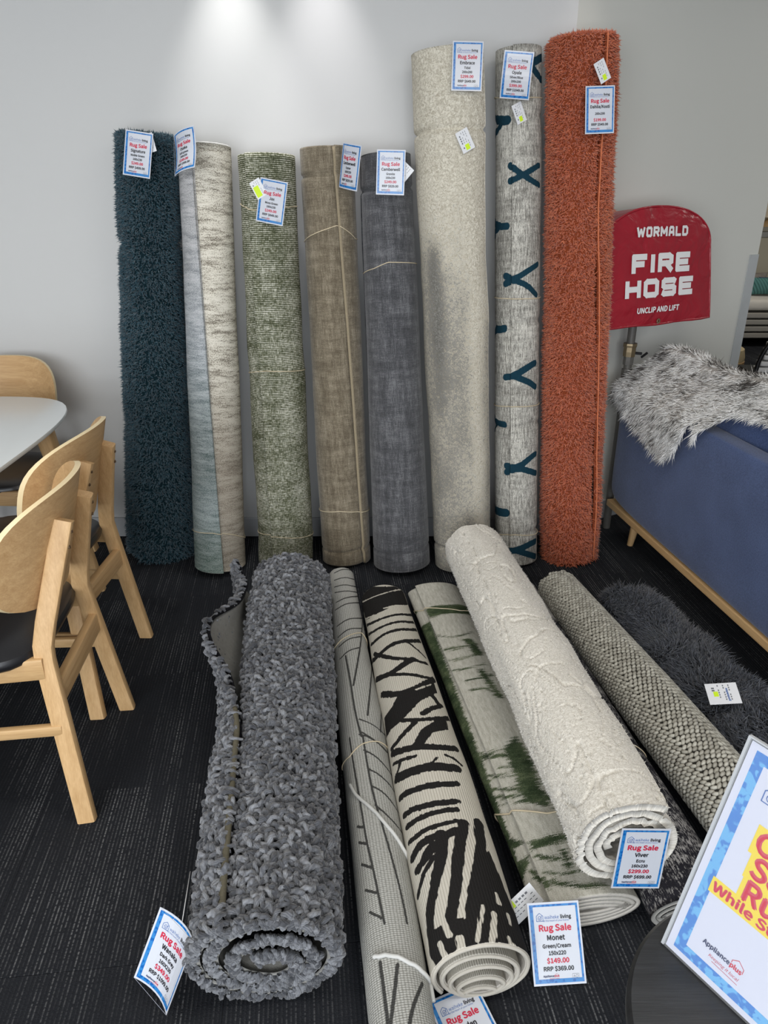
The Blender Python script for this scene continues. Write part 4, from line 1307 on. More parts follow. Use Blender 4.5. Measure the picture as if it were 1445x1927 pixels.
# --- charcoal shag
r = lie(1.105, 1.32, 0.885, 2.36, [(0, 0.125), (0.6, 0.130), (0.9, 0.11), (1, 0.085)], [(0, 0.068), (0.8, 0.068), (1, 0.06)], [(0, 100), (1, 100)], 1, 0.02, 2.2, disp=lumpy(0.012, 3, 7, 6.6))
RUGS['shag'] = r
sh = rug_root('rolled_rug', r, 'charcoal long-pile shag rug lying rolled on the carpet alongside the sofa', G_FL)
r.mesh('roll', [M['shag_ground'], M['backing']], sh, 90, 60)
P, Nn, ph, w = roll_tufts(r, 46000, 51)
g_ = np.random.default_rng(52)
pe = g_.random(2500) * 2 * PI * 1.9
Pe, _ = r.pos(pe, np.ones(2500), -0.01); Ne = np.tile(r.d, (2500, 1)) + g_.normal(size=(2500, 3)) * 0.3
flow = np.stack([vnoise(P[:, 0] * 14, P[:, 1] * 14) - .5, vnoise(P[:, 0] * 14 + 40, P[:, 1] * 14 + 9) - .5, 0 * P[:, 0]], -1) * 3.0
DD = np.concatenate([Nn + flow, Ne]) + g_.normal(size=(len(P) + 2500, 3)) * 0.35
PP = np.concatenate([P, Pe])
DD[:, 2] = np.maximum(DD[:, 2], -0.15 + 0.8 * np.clip((0.03 - PP[:, 2]) / 0.03, 0, 1))
tuft_mesh('pile', PP, DD, 0.028 + 0.016 * g_.random(len(PP)), 0.0017, M['shag_pile'], sh, 0.25)

# --- dark grey curly wool rug with a lifted edge
def wool_mat():
    m = NT('grey_wool_yarn', 0.95, 0.08)
    u, v, _ = m.sep(m.uv())
    tw = m.math('SINE', m.math('ADD', m.math('MULTIPLY', u, 26.0), m.math('MULTIPLY', v, 2 * PI * 2)))
    f = m.math('ADD', m.math('MULTIPLY', m.attr('rnd'), 0.6), m.math('ADD', m.math('MULTIPLY', tw, 0.10), m.math('MULTIPLY', m.noise(m.uv(40, 6), 1, 2), 0.4)))
    m.col(m.ramp(f, [(0.1, (0.036, 0.038, 0.044)), (0.5, (0.105, 0.110, 0.122)), (0.9, (0.27, 0.28, 0.30))]))
    m.bump(m.math('ADD', m.math('MULTIPLY', tw, 0.5), m.noise(m.uv(60, 10), 1, 2)), 0.6, 0.0015)
    m.set(Sheen_Weight=0.3)
    return m.mat
M['wool'] = wool_mat()
M['wool_ground'] = plain('wool_ground', (0.010, 0.010, 0.012), 0.95, 0.05)
def flap(phi, w):
    amp = 0.105 * np.exp(-((w - 0.69) / 0.115) ** 2) + 0.06 * np.clip((w - 0.92) / 0.08, 0, 1) ** 1.5 - 0.016 * np.clip((0.5 - w) / 0.12, 0, 1)
    return amp * np.clip(1 - phi / 0.95, 0, 1) ** 1.6
r = lie(-0.218, 0.935, -0.350, 2.33, [(0, 0.144), (0.5, 0.152), (1, 0.158)], [(0, 0.124), (0.6, 0.132), (1, 0.142)], [(0, 128), (0.4, 134), (0.62, 150), (0.85, 152), (1, 146)], 1, 0.012, 3.0, pitch=0.036, lift=flap, disp=lumpy(0.004, 3, 6, 7.3))
RUGS['wool'] = r
r.sag = 0.3
wo = rug_root('rolled_rug', r, 'big dark grey curly wool loop rug lying rolled in the foreground, its edge curling open', G_FL)
r.mesh('roll', [M['wool_ground'], M['backing']], wo, 160, 110, None, 50)
g_ = np.random.default_rng(61)
def loops(P, Nn, T, name, size, seed):
    g = np.random.default_rng(seed)
    n = len(P)
    a = g.random(n) * 2 * PI
    B = np.cross(Nn, T)
    D = T * np.cos(a)[:, None] + B * np.sin(a)[:, None]
    E = np.cross(Nn, D)
    Nt = Nn + g.normal(size=P.shape) * 0.35; Nt /= np.linalg.norm(Nt, axis=1, keepdims=True)
    ns, kr = 5, 5
    sz = size * (0.75 + 0.5 * g.random(n))
    rad = 0.0042 * (0.8 + 0.4 * g.random(n))
    hump = 0.7 + 0.95 * g.random(n)
    V = []; UV = []
    for i in range(ns + 1):
        t = i / ns; an = PI * (1.16 * t - 0.08)
        C = P + D * (-np.cos(an) * 0.5 * sz)[:, None] + Nt * ((np.sin(an)) * sz * 0.72 * hump - 0.001)[:, None] + E * ((t - 0.5) * 0.95 * sz)[:, None]
        tg = D * (np.sin(an) * 0.5)[..., None] + Nt * (np.cos(an) * 0.72) + E * 0.3
        tg /= np.linalg.norm(tg, axis=1, keepdims=True)
        s1 = np.cross(tg, E); s1 /= np.linalg.norm(s1, axis=1, keepdims=True); s2 = np.cross(tg, s1)
        fat = 1.0 + 0.45 * math.sin(PI * t)
        for k in range(kr):
            b = 2 * PI * k / kr
            V.append(C + (s1 * math.cos(b) + s2 * math.sin(b)) * (rad * fat)[:, None])
            UV.append((t, k / kr))
    m_ = len(V)
    V = np.stack(V, 1).reshape(-1, 3)
    uv = np.tile(np.array(UV), (n, 1))
    q = np.array([(i * kr + k, i * kr + (k + 1) % kr, (i + 1) * kr + (k + 1) % kr, (i + 1) * kr + k) for i in range(ns) for k in range(kr)])
    f = (np.arange(n)[:, None, None] * m_ + q[None]).reshape(-1, 4)
    ob = np_mesh(name, V, [f], M['wool'], wo, uv, {'rnd': np.repeat(g.random(n), m_)})
    ob['kind'] = 'stuff'
    return ob
# jittered rows on the outside turn
nu, nv = 78, 126
II, JJ = np.meshgrid(np.arange(nu), np.arange(nv), indexing='ij')
U = (II + 0.5 + g_.normal(size=II.shape) * 0.28) / nu * 2 * PI * 0.995; U = np.clip(U, 0.01, 2 * PI)
Wv = np.clip((JJ + 0.5 + 0.5 * (II % 2) + g_.normal(size=II.shape) * 0.28) / nv, 0.002, 0.998)
P, Nn = r.pos(U.ravel(), Wv.ravel(), 0.001)
keep = (P[:, 2] > 0.018) & ((Nn[:, 2] > -0.45) | (U.ravel() < 0.4))
P, Nn = P[keep], Nn[keep]
loops(P, Nn, np.tile(r.d, (len(P), 1)), 'wool_loops', 0.0172, 62)
# loops along the wound end
ph = np.arange(0.0, 2 * PI * 2.95, 0.13 / 1.2); ph = np.concatenate([ph, ph + 0.05, ph + 0.03])
offs = np.concatenate([np.full(len(ph) // 3, 0.002), np.full(len(ph) // 3, -0.004), np.full(len(ph) - 2 * (len(ph) // 3), 0.006)])
lv = offs - 0.0
P, Nn = r.pos(ph, np.full(len(ph), 0.001), lv)
keep = P[:, 2] > 0.012
Nend = Nn * 0.9 - r.d * 0.55; Nend /= np.linalg.norm(Nend, axis=1, keepdims=True)
loops(P[keep], Nend[keep], np.cross(Nn, r.d)[keep], 'wool_loops', 0.0105, 63)
# bound edge strip of the lifted side
r.seam('edge_binding', wo, 0.0075, plain('olive_binding', (0.115, 0.105, 0.075), 0.9, 0.1, 0.25, 160, 0.6, 400), 0.03, 0.44, 0.0, 0.006)

# ------------------------------------------------------------------ printed cards and tags
_tc = {}
try:
    FONT = bpy.data.fonts.load(bpy.utils.system_resource('DATAFILES') + '/fonts/Noto Sans CJK Regular.woff2')   # a font that ships with Blender
except Exception:
    FONT = None
def text_data(body, bold=False, shear=0.0):
    key = (body, bold, shear)
    if key in _tc: return _tc[key]
    c = bpy.data.curves.new('text', 'FONT')
    c.body = body; c.size = 1.0; c.resolution_u = 3; c.align_x = 'LEFT'; c.shear = shear
    if FONT: c.font = FONT
    o = bpy.data.objects.new('text', c)
    me = bpy.data.meshes.new_from_object(o)
    v = np.zeros(len(me.vertices) * 3); me.vertices.foreach_get('co', v)
    v = v.reshape(-1, 3)
    f = [tuple(p.vertices) for p in me.polygons]
    bpy.data.objects.remove(o); bpy.data.curves.remove(c); bpy.data.meshes.remove(me)
    d = {False: 0.0, True: 0.017, 2: 0.042}[bold]
    if d:   # heavier strokes: the same letters laid over one another a hair apart
        n0 = len(v); nk = 8 if bold == 2 else 4
        sh = [(d * math.cos(2 * PI * k / nk), d * math.sin(2 * PI * k / nk)) for k in range(nk)]
        f = [tuple(i + k * n0 for i in q) for k in range(nk) for q in f]
        v = np.concatenate([v + np.array([a, b, 0.00004 * k]) for k, (a, b) in enumerate(sh)])
    _tc[key] = (v, f)
    return _tc[key]

def put_text(mb, body, x, y, w=None, h=None, align='c', bold=True, z=0.0003, m=0, shear=0.0, maxw=None):
    """flat lettering: baseline at y; w: printed width, h: printed cap height"""
    v, f = text_data(body, bold, shear)
    x0, x1 = v[:, 0].min(), v[:, 0].max()
    if h: s = h / float(text_data('H', bold)[0][:, 1].max())
    else: s = w / (x1 - x0)
    sx = s
    if w and h: sx = w / (x1 - x0)
    if maxw and (x1 - x0) * sx > maxw: sx = maxw / (x1 - x0)
    off = {'c': -(x0 + x1) / 2, 'l': -x0, 'r': -x1}[align]
    mb.add([((p[0] + off) * sx + x, p[1] * s + y, z + p[2]) for p in v], f, m)

def rect(mb, x0, x1, y0, y1, z, m=0):
    mb.add([(x0, y0, z), (x1, y0, z), (x1, y1, z), (x0, y1, z)], [(0, 1, 2, 3)], m)

def frame_faces(mb, x0, x1, y0, y1, b, z, n=10, bb=None):
    bl, br, bt, bo = b
    for a in range(n):
        f0, f1 = a / n, (a + 1) / n
        rect(mb, x0 + (x1 - x0) * f0, x0 + (x1 - x0) * f1, y0, y0 + bo, z); rect(mb, x0 + (x1 - x0) * f0, x0 + (x1 - x0) * f1, y1 - bt, y1, z)
        rect(mb, x0, x0 + bl, y0 + bo + (y1 - y0 - bo - bt) * f0, y0 + bo + (y1 - y0 - bo - bt) * f1, z); rect(mb, x1 - br, x1, y0 + bo + (y1 - y0 - bo - bt) * f0, y0 + bo + (y1 - y0 - bo - bt) * f1, z)

def stroke2d(mb, pts, w, z, m=0, closed=False):
    n = len(pts)
    for i in range(n if closed else n - 1):
        a, b = pts[i], pts[(i + 1) % n]
        dx, dy = b[0] - a[0], b[1] - a[1]; l = math.hypot(dx, dy) or 1
        nx, ny = -dy / l * w / 2, dx / l * w / 2
        ex, ey = dx / l * w / 3, dy / l * w / 3
        mb.add([(a[0] + nx - ex, a[1] + ny - ey, z), (a[0] - nx - ex, a[1] - ny - ey, z), (b[0] - nx + ex, b[1] - ny + ey, z), (b[0] + nx + ex, b[1] + ny + ey, z)], [(0, 1, 2, 3)], m)

def border_mat():
    m = NT('blue_border_print', 0.22, 0.5)
    o = m.obj()
    v = m.voro(o, 130, 'F1'); v2 = m.noise(o, 240, 2, 0.6, 2.0)
    f = m.step(m.math('ADD', m.math('MULTIPLY', v, 0.8), m.math('MULTIPLY', v2, 0.5)), 0.52, 0.66)
    m.col(m.mix(f, (0.006, 0.105, 0.37), (0.03, 0.20, 0.50)))
    return m.mat
M['border'] = border_mat()
M['glossy'] = None
lm = NT('laminate_film', 0.08, 0.5)
lm.col((0.9, 0.93, 0.96)); lm.set(Alpha=0.35)
M['laminate'] = lm.mat

def house_logo(mb, x, y, s, z, m):
    stroke2d(mb, [(x - s, y - s), (x + s, y - s), (x + s, y + 0.45 * s), (x, y + 1.25 * s), (x - s, y + 0.45 * s)], s * 0.14, z, m, True)
    stroke2d(mb, [(x + 0.55 * s * math.cos(a) * (1 - 0.15 * math.sin(a)), y - 0.15 * s + 0.55 * s * math.sin(a)) for a in [2 * PI * i / 14 for i in range(14)]], s * 0.12, z, m, True)
    stroke2d(mb, [(x - 0.3 * s, y - 0.1 * s), (x, y - 0.4 * s), (x + 0.75 * s, y + 0.5 * s)], s * 0.12, z, m)

def bend_all(root, fn):
    for c in root.children:
        for v in c.data.vertices: v.co = fn(v.co)
        c.data.update()

def sale_card(rot, loc, lines, label, scale=0.94, bendx=0.0, bendy=0.0, name='price_card'):
    """A6 laminated card; origin at its centre, face +z"""
    o = empty(name, loc, 0, label, 'price card', 'blue-bordered rug sale cards')
    o.rotation_euler = rot
    W2, H2 = 0.0525 * scale, 0.0755 * scale
    hh = 2 * H2
    mb = MB()
    nx, ny = 8, 10
    for zz, flip in ((0.0004, False), (-0.0004, True)):
        vs = [(-W2 + 2 * W2 * i / nx, -H2 + 2 * H2 * j / ny, zz) for j in range(ny + 1) for i in range(nx + 1)]
        fs = [(j * (nx + 1) + i, j * (nx + 1) + i + 1, (j + 1) * (nx + 1) + i + 1, (j + 1) * (nx + 1) + i) for j in range(ny) for i in range(nx)]
        mb.add(vs, [tuple(reversed(f)) for f in fs] if flip else fs)
    mb.add([(-W2, -H2, .0004), (W2, -H2, .0004), (W2, H2, .0004), (-W2, H2, .0004), (-W2, -H2, -.0004), (W2, -H2, -.0004), (W2, H2, -.0004), (-W2, H2, -.0004)], [(0, 1, 5, 4), (1, 2, 6, 5), (2, 3, 7, 6), (3, 0, 4, 7)])
    mb.build('card', M['paper'], o, fix=False)
    mb = MB(); frame_faces(mb, -W2 + 0.0035, W2 - 0.0035, -H2 + 0.004, H2 - 0.004, (0.0072, 0.0042, 0.0042, 0.0075), 0.0006)
    mb.build('border', M['border'], o, fix=False)
    y = lambda f: H2 - f * hh
    def one(part, body, yy, mat, **kw):
        q = MB(); put_text(q, body, kw.pop('x', 0), yy, z=.0008, **kw); q.build(part, M[mat], o, fix=False)
    one('headline_text', 'Rug Sale', y(0.350), 'red_ink', w=1.26 * W2, h=0.078 * hh)
    one('price_text', lines['price'], y(0.735), 'red_ink', w=min(0.86, 0.125 * len(lines['price'])) * W2, h=0.058 * hh)
    one('name_text', lines['name'], y(0.462), 'black_ink', h=0.064 * hh, maxw=W2 * 1.36)
    if lines.get('colour'):
        one('colour_text', lines['colour'], y(0.555), 'black_ink', h=0.048 * hh, maxw=W2 * 1.15)
        one('size_text', lines['size'], y(0.640), 'black_ink', h=0.048 * hh)
    else:
        one('size_text', lines['size'], y(0.60), 'black_ink', h=0.048 * hh)
    one('retail_text', lines['rrp'], y(0.828), 'black_ink', w=W2 * 1.16, h=0.052 * hh)
    one('logo_text', 'living', y(0.205), 'black_ink', x=W2 * 0.66, w=W2 * 0.42, h=0.046 * hh, align='r')
    mb = MB()
    house_logo(mb, -W2 * 0.56, y(0.185), W2 * 0.125, .0008, 0)
    put_text(mb, 'waiheke', W2 * 0.18, y(0.205), w=W2 * 0.56, h=0.042 * hh, align='r', bold=False, z=.0008)
    put_text(mb, 'at the heart of your home', W2 * 0.55, y(0.238), w=W2 * 0.98, align='r', bold=False, z=.0008)
    mb.build('logo', M['blue_ink'], o, fix=False)
    mb = MB()
    put_text(mb, 'Appliance', -W2 * 0.20, y(0.90), w=W2 * 0.42, align='r', bold=True, z=.0008, m=0)
    put_text(mb, 'plus', -W2 * 0.19, y(0.90), w=W2 * 0.17, align='l', bold=True, z=.0008, m=1)
    x0 = -W2 * 0.20
    stroke2d(mb, [(x0, y(0.885)), (x0 + W2 * 0.095, y(0.86)), (x0 + W2 * 0.19, y(0.885)), (x0 + W2 * 0.19, y(0.905))], 0.0004, .0008, 1)
    put_text(mb, 'Keeping it local', -W2 * 0.02, y(0.925), w=W2 * 0.36, align='r', bold=False, z=.0008, m=1, shear=0.3)
    xq, yq, sq = W2 * 0.62, y(0.905), W2 * 0.085
    mb.build('store_logo', [M['navy_ink'], M['red_ink']], o, fix=False)
    mb = MB()
    stroke2d(mb, rrect(sq * 1.5, sq * 1.05, sq * 0.3, 2), 0.0004, 0, 0, True)
    stroke2d(mb, [(sq * 0.5 + sq * 0.55 * math.cos(2 * PI * i / 10), sq * 0.55 * math.sin(2 * PI * i / 10)) for i in range(10)], 0.0006, 0, 0, True)
    stroke2d(mb, [(-sq, -sq * .5), (-sq * .7, sq * .5), (-sq * .4, -sq * .5)], 0.0006, 0, 0)
    mb.v = [(a + xq, b + yq, 0.0008) for a, b, c in mb.v]
    mb.build('card_mark', M['grey_ink'], o, fix=False)
    if bendx or bendy:
        bend_all(o, lambda c: Vector((c.x, c.y, c.z + bendx * c.x * c.x + bendy * c.y * c.y)))
    return o

def back(loc, Y):
    p = np.array(loc) - EYEP
    return tuple(EYEP + p * (Y / loc[1]))
def L(name, colour, size, price, rrp): return dict(name=name, colour=colour, size=size, price=price, rrp=rrp)
def rot_card(q): return Euler(q, 'XYZ')
sale_card((1.42, 0.146, -0.176), back((-0.812, 2.700, 1.554), 2.775), L('Signature', 'Noble Green', '160x230', '$249.00', 'RRP $499.00'), 'blue-bordered Rug Sale card reading Signature, hanging on the dark teal rug')
sale_card((1.20, -0.276, -0.537), back((-0.655, 2.680, 1.563), 2.735), L('Osaka', 'Soft green', '160x230', '$249.00', 'RRP $599.00'), 'curled blue-bordered Rug Sale card reading Osaka, sticking out between teal and pale rugs', bendx=-4.0, bendy=1.5)
sale_card((1.52, 0.174, -0.193), back((-0.371, 2.640, 1.41), 2.762), L('Jax', 'Moss Green', '160x230', '$249.00', 'RRP $649.00'), 'blue-bordered Rug Sale card reading Jax, hanging on the green tweed rug')
sale_card((1.52, 0.142, -0.846), back((-0.118, 2.700, 1.517), 2.765), L('Camberwell', 'Oyster', '160X230', '$249.00', 'RRP $829.00'), 'turned blue-bordered Rug Sale card reading Camberwell, hanging on the taupe beige rug', bendx=-3.0)
sale_card((1.53, 0.026, -0.15), back((0.022, 2.685, 1.499), 2.795), L('Camberwell', 'Granite', '160x230', '$249.00', 'RRP $829.00'), 'blue-bordered Rug Sale card reading Camberwell Granite, hanging on the grey velvet rug')
sale_card((1.45, 0.016, 0.026), back((0.263, 2.695, 1.804), 2.752), L('Embrace', 'Tidal', '200x200', '$299.00', 'RRP $649.00'), 'blue-bordered Rug Sale card reading Embrace, hanging at the top of the tall cream rug')
sale_card((1.45, 0.069, -0.023), back((0.421, 2.700, 1.778), 2.828), L('Opale', 'Silver/Blue', '200x200', '$399.00', 'RRP $1049.00'), 'crinkled blue-bordered Rug Sale card reading Opale, hanging on the blue lattice rug', bendy=1.5)
sale_card((1.42, -0.041, 0.121), back((0.688, 2.665, 1.680), 2.735), dict(name='Dahlia/Kosti', size='200x200', price='$199.00', rrp='RRP $549.00'), 'blue-bordered Rug Sale card reading Dahlia/Kosti, hanging on the orange rug')
WCL = (-0.412, 0.949, 0.101)
wc = sale_card((1.068, 0.067, -0.698), WCL, L('Wanaka', 'Dark Grey', '160X230', '$349.00', 'RRP $1099.00'), 'curled blue-bordered Rug Sale card reading Wanaka, tied to the grey curly rug', 1.0, bendx=5.0)
Rw = Euler((1.068, 0.067, -0.698)).to_matrix()
topw = Vector((0.0, 0.073, 0.0)); endw = Rw.inverted() @ (Vector(on_z(358, 1640, 0.13)) - Vector(WCL))
MB().tube([tuple(topw), tuple((topw + endw) / 2 + Vector((0.004, 0, 0.004))), tuple(endw)], 0.0009, 6).build('string', M['paper_white'], wc, smooth=True, fix=False)
sale_card((0.928, -0.033, 0.043), (0.346, 1.006, 0.064), L('Monet', 'Green/Cream', '150x220', '$149.00', 'RRP $369.00'), 'blue-bordered Rug Sale card reading Monet, propped between the zebra and green rugs', 1.0)
sale_card((1.45, 0.074, 0.055), (0.526, 1.096, 0.193), L('Viver', 'Ecru', '160x230', '$299.00', 'RRP $699.00'), 'blue-bordered Rug Sale card reading Viver, hanging before the end of the white plush rug', 0.98)
sale_card((0.10, 0.0, 0.40), (0.160, 0.868, 0.012), L('Linden', 'Black', '160x230', '$149.00', 'RRP $399.00'), 'blue-bordered Rug Sale card on the floor, cut off at the picture bottom', 1.0)

def price_tag(rot, loc, w, h, label, yellow=(0.0, -0.3, 0.16, 0.13), brand=False):
    o = empty('price_tag', loc, 0, label, 'price tag', 'small white price tags on the rugs')
    o.rotation_euler = rot
    mb = MB()
    mb.box(-w / 2, w / 2, -h / 2, h / 2, -0.0004, 0.0004)
    mb.build('tag', M['paper_white'], o)
    mb = MB(); a, b, c, d = yellow
    mb.box((a - c) * w, (a + c) * w, (b - d) * h, (b + d) * h, 0.0005, 0.0007)
    mb.build('sticker', M['lime'], o)
    mb = MB()
    for k in range(4):
        x = w * (-0.28 + 0.17 * k)
        for q in range(7):
            y0 = h * (0.38 - 0.11 * q)
            if (k * 7 + q * 3) % 5 == 0 or (abs(x / w - a) < c and y0 / h < b + d): continue
            rect(mb, x - w * (0.045 if k == 0 else 0.018), x + w * (0.045 if k == 0 else 0.018), y0 - h * 0.042, y0 + h * 0.03, 0.0006)
    mb.build('print', M['grey_ink'], o, fix=False)
    if brand:
        mb = MB(); put_text(mb, 'waihekeliving', 0, 0, w=h * 0.62, bold=True, z=0.0007)
        mb.v = [(w * 0.17 - q[1], -q[0] * -1 * -1 - h * 0.06, q[2]) for q in mb.v]
        mb.v = [(p[0], p[1], p[2]) for p in mb.v]
        mb.build('logo', M['blue_ink'], o)
    return o
price_tag((1.45, -0.469, 0.357), back((0.265, 2.69, 1.594), 2.745), 0.047, 0.068, 'small white price tag pinned on the tall cream rug below its card')
price_tag((1.45, -0.42, 0.45), back((0.439, 2.712, 1.675), 2.835), 0.040, 0.062, 'small white price tag with lime sticker on the blue lattice rug')
price_tag((1.40, -0.50, 0.45), back((0.685, 2.672, 1.788), 2.738), 0.043, 0.064, 'small white price tag with lime sticker near the top of the orange rug')
price_tag((1.53, 0.72, -0.15), back((0.064, 2.70, 1.499), 2.802), 0.048, 0.060, 'small white price tag peeking out behind the granite rug card', (-0.2, -0.2, 0.2, 0.2))
price_tag((1.52, -0.5, -0.15), back((-0.418, 2.675, 1.45), 2.772), 0.040, 0.060, 'small white price tag peeking out behind the Jax card', (-0.15, -0.12, 0.25, 0.3))
price_tag((1.42, -0.25, -0.176), back((-0.775, 2.720, 1.588), 2.783), 0.036, 0.060, 'small white price tag behind the Signature card at the top of the teal rug', (-0.4, -0.4, 0.05, 0.05))
price_tag((0.22, -0.20, -0.168 ), (0.937, 1.663, 0.172), 0.082, 0.073, 'white price tag lying on the charcoal shag rug', (-0.22, -0.02, 0.075, 0.12), True)
price_tag((0.75, 0.72, -0.55), (0.288, 1.075, 0.085), 0.046, 0.080, 'small white price tag standing between the zebra rug and the green rug', (-0.3, -0.28, 0.15, 0.14))

# ------------------------------------------------------------------ acrylic sign holder with sale poster
BL = np.array([0.365, 0.651, TBZ + 0.002]); dS = np.array([0.54, -0.842, 0.0]); dS /= np.linalg.norm(dS)
TL = np.array([0.435, 0.713, 0.846])
upS = TL - BL; upS = upS - dS * np.dot(upS, dS); upS /= np.linalg.norm(upS)
nS = np.cross(dS, upS)
if np.dot(nS, EYEP - BL) < 0: nS = -nS
SW, SH = 0.216, 0.3085
ac = NT('clear_acrylic', 0.03, 0.5)
ac.col((0.93, 0.95, 0.97)); ac.set(Alpha=0.06)
M['acrylic'] = ac.mat
sg = empty('sign_holder', tuple(BL), 0, 'clear acrylic sign holder with a blue-bordered clearance poster on the black table', 'sign')
Rm = Matrix((( *dS, ), ( *upS, ), ( *nS, ))).transposed()
sg.rotation_euler = Rm.to_euler()
loc_n = Rm.inverted() @ Vector((0, 0, 1))
# transparent pocket: front sheet, back sheet, thick edges, foot
mb = MB(); mb.box(0, SW, 0, SH, 0.0028, 0.0042); mb.build('front_sheet', M['acrylic'], sg)
M['acrylic_edge'] = plain('acrylic_edge', (0.45, 0.47, 0.49), 0.12, 0.5)
mb = MB(); mb.box(0, SW, 0, SH, -0.0022, -0.0008); mb.build('back_sheet', M['acrylic'], sg)
mb = MB(); mb.box(-0.0035, 0.0, 0, SH, -0.0022, 0.0042); mb.box(SW, SW + 0.0035, 0, SH, -0.0022, 0.0042); mb.box(-0.0035, SW + 0.0035, SH, SH + 0.002, -0.0022, 0.0042); mb.build('rim', M['acrylic_edge'], sg)
# foot: goes back horizontally under the leaning sheet (world horizontal)
hb = Vector(np.cross(np.array([0, 0, 1.0]), dS)); hb = hb if hb.dot(Vector(nS)) < 0 else -hb
fl = Rm.inverted() @ hb; zl = Rm.inverted() @ Vector((0, 0, 1))
p0 = Vector((0, 0, -0.0015))
mb = MB()
vs = []
for x in (0, SW):
    for a in (0.0, 0.075):
        for b in (-0.0015, 0.0015):
            v = p0 + fl * a + zl * b; vs.append((v.x + x, v.y, v.z))
mb.add(vs, [(0, 1, 3, 2), (4, 6, 7, 5), (0, 4, 5, 1), (2, 3, 7, 6), (0, 2, 6, 4), (1, 5, 7, 3)])
mb.build('foot', M['acrylic'], sg)
pm = plain('poster_paper', (0.55, 0.575, 0.68), 0.35, 0.4)
mb = MB(); mb.box(0.002, SW - 0.002, 0.002, SH - 0.002, 0.0, 0.0024); ps = mb.build('poster', pm, sg)
mb = MB(); frame_faces(mb, 0.011, SW - 0.011, 0.0095, SH - 0.0095, (0.0135, 0.0135, 0.0135, 0.0135), 0.00245, 14)
bm_ = NT('poster_border_print', 0.3, 0.4)
o_ = bm_.obj()
v_ = bm_.voro(o_, 60, 'DISTANCE_TO_EDGE'); n_ = bm_.noise(o_, 45, 2, 0.5, 1.5)
bm_.col(bm_.mix(bm_.step(bm_.math('ADD', bm_.math('MULTIPLY', v_, 0.6), n_), 0.50, 0.60), (0.006, 0.16, 0.52), (0.09, 0.36, 0.66)))
mb.build('border', bm_.mat, ps, fix=False)
def sign_text(part, body, x, y, mat, sub=ps, **kw):
    q = MB(); put_text(q, body, x, y, z=0.0027, **kw); return q.build(part, M[mat], sub, fix=False)
mb = MB()
for x0, x1, y0, y1 in ((0.045, 0.171, 0.183, 0.221), (0.050, 0.166, 0.152, 0.190), (0.052, 0.164, 0.120, 0.158), (0.022, 0.194, 0.106, 0.127)):
    q = MB(); rect(q, x0, x1, y0, y1, 0.00245 + 0.00001 * (y0 * 100)); q.build('highlight', M['yellow'], ps, fix=False)
sign_text('headline_text', 'Clear', 0.049, 0.190, 'red_ink', h=0.0275, align='l', maxw=0.116)
sign_text('headline_text', 'Sale', 0.055, 0.159, 'red_ink', h=0.0275, align='l')
sign_text('headline_text', 'Rugs', 0.058, 0.127, 'red_ink', h=0.0275, align='l')
sign_text('headline_text', 'While Stocks Last', 0.025, 0.1105, 'red_ink', h=0.0125, w=0.166, align='l')
sign_text('store_text', 'Appliance', 0.040, 0.0435, 'navy_ink', h=0.0062, w=0.036, align='l')
sign_text('store_text', 'plus', 0.0767, 0.0435, 'red_ink', h=0.0062, w=0.015, align='l')
sign_text('store_text', 'Keeping it local', 0.052, 0.0335, 'red_ink', h=0.0042, w=0.040, align='l', shear=0.3, bold=False)
q = MB(); stroke2d(q, [(0.0775, 0.0495), (0.0775, 0.0525), (0.0845, 0.0575), (0.0925, 0.0520), (0.0925, 0.046)], 0.0008, 0.0027); stroke2d(q, [(0.058, 0.0305), (0.092, 0.0295)], 0.0006, 0.0027); q.build('store_mark', M['red_ink'], ps, fix=False)
q = MB(); house_logo(q, 0.046, 0.257, 0.0095, 0.0027, 0); q.build('logo_mark', M['blue_ink'], ps, fix=False)
sign_text('logo_text', 'waiheke', 0.060, 0.252, 'blue_ink', h=0.012, w=0.058, align='l', bold=False)
sign_text('logo_text', 'living', 0.1195, 0.252, 'black_ink', h=0.012, w=0.040, align='l')

# ------------------------------------------------------------------ fire hose cover on the angled wall
def vinyl():
    m = NT('red_vinyl', 0.33, 0.5)
    o = m.obj()
    n1 = m.noise(o, 7, 3, 0.5, 1.0); n2 = m.noise(m.obj((3, 3, 14)), 3, 3, 0.5, 1.5)
    m.col(m.mix(n1, (0.25, 0.008, 0.018), (0.33, 0.014, 0.026)))
    m.bump(m.math('ADD', n1, m.math('MULTIPLY', n2, 0.7)), 0.35, 0.03)
    return m.mat
M['vinyl'] = vinyl()
M['white_print'] = plain('white_print', (0.70, 0.69, 0.68), 0.4, 0.4, 0.05, 20)
HO = C0 + EA * 0.336 + NA * 0.24 + np.array([0, 0, 0.958])
HU = np.array([0, 0, 1.0]) * 0.33 - NA * 0.04; HU /= np.linalg.norm(HU)
HN = np.cross(EA, HU)
if np.dot(HN, NA) < 0: HN = -HN
hz = empty('fire_hose_cover', tuple(HO), 0, 'red vinyl fire hose cover with white lettering, mounted on the grey wall', 'fire hose cover')
hz.rotation_euler = Matrix(((*EA,), (*HU,), (*HN,))).transposed().to_euler()
out = []
hw0, hw1, zs, ztop_ = 0.318, 0.292, 0.285, 0.436
for i in range(9): out.append((hw0 + (hw1 - hw0) * (i / 8) ** 1.2, zs * i / 8))
for i in range(1, 32):
    a = PI * i / 32
    out.append((hw1 * math.copysign(abs(math.cos(a)) ** 0.92, math.cos(a)), zs + (ztop_ - zs) * math.sin(a) ** 0.86))
for i in range(8, -1, -1): out.append((-(hw0 + (hw1 - hw0) * (i / 8) ** 1.2), zs * i / 8))
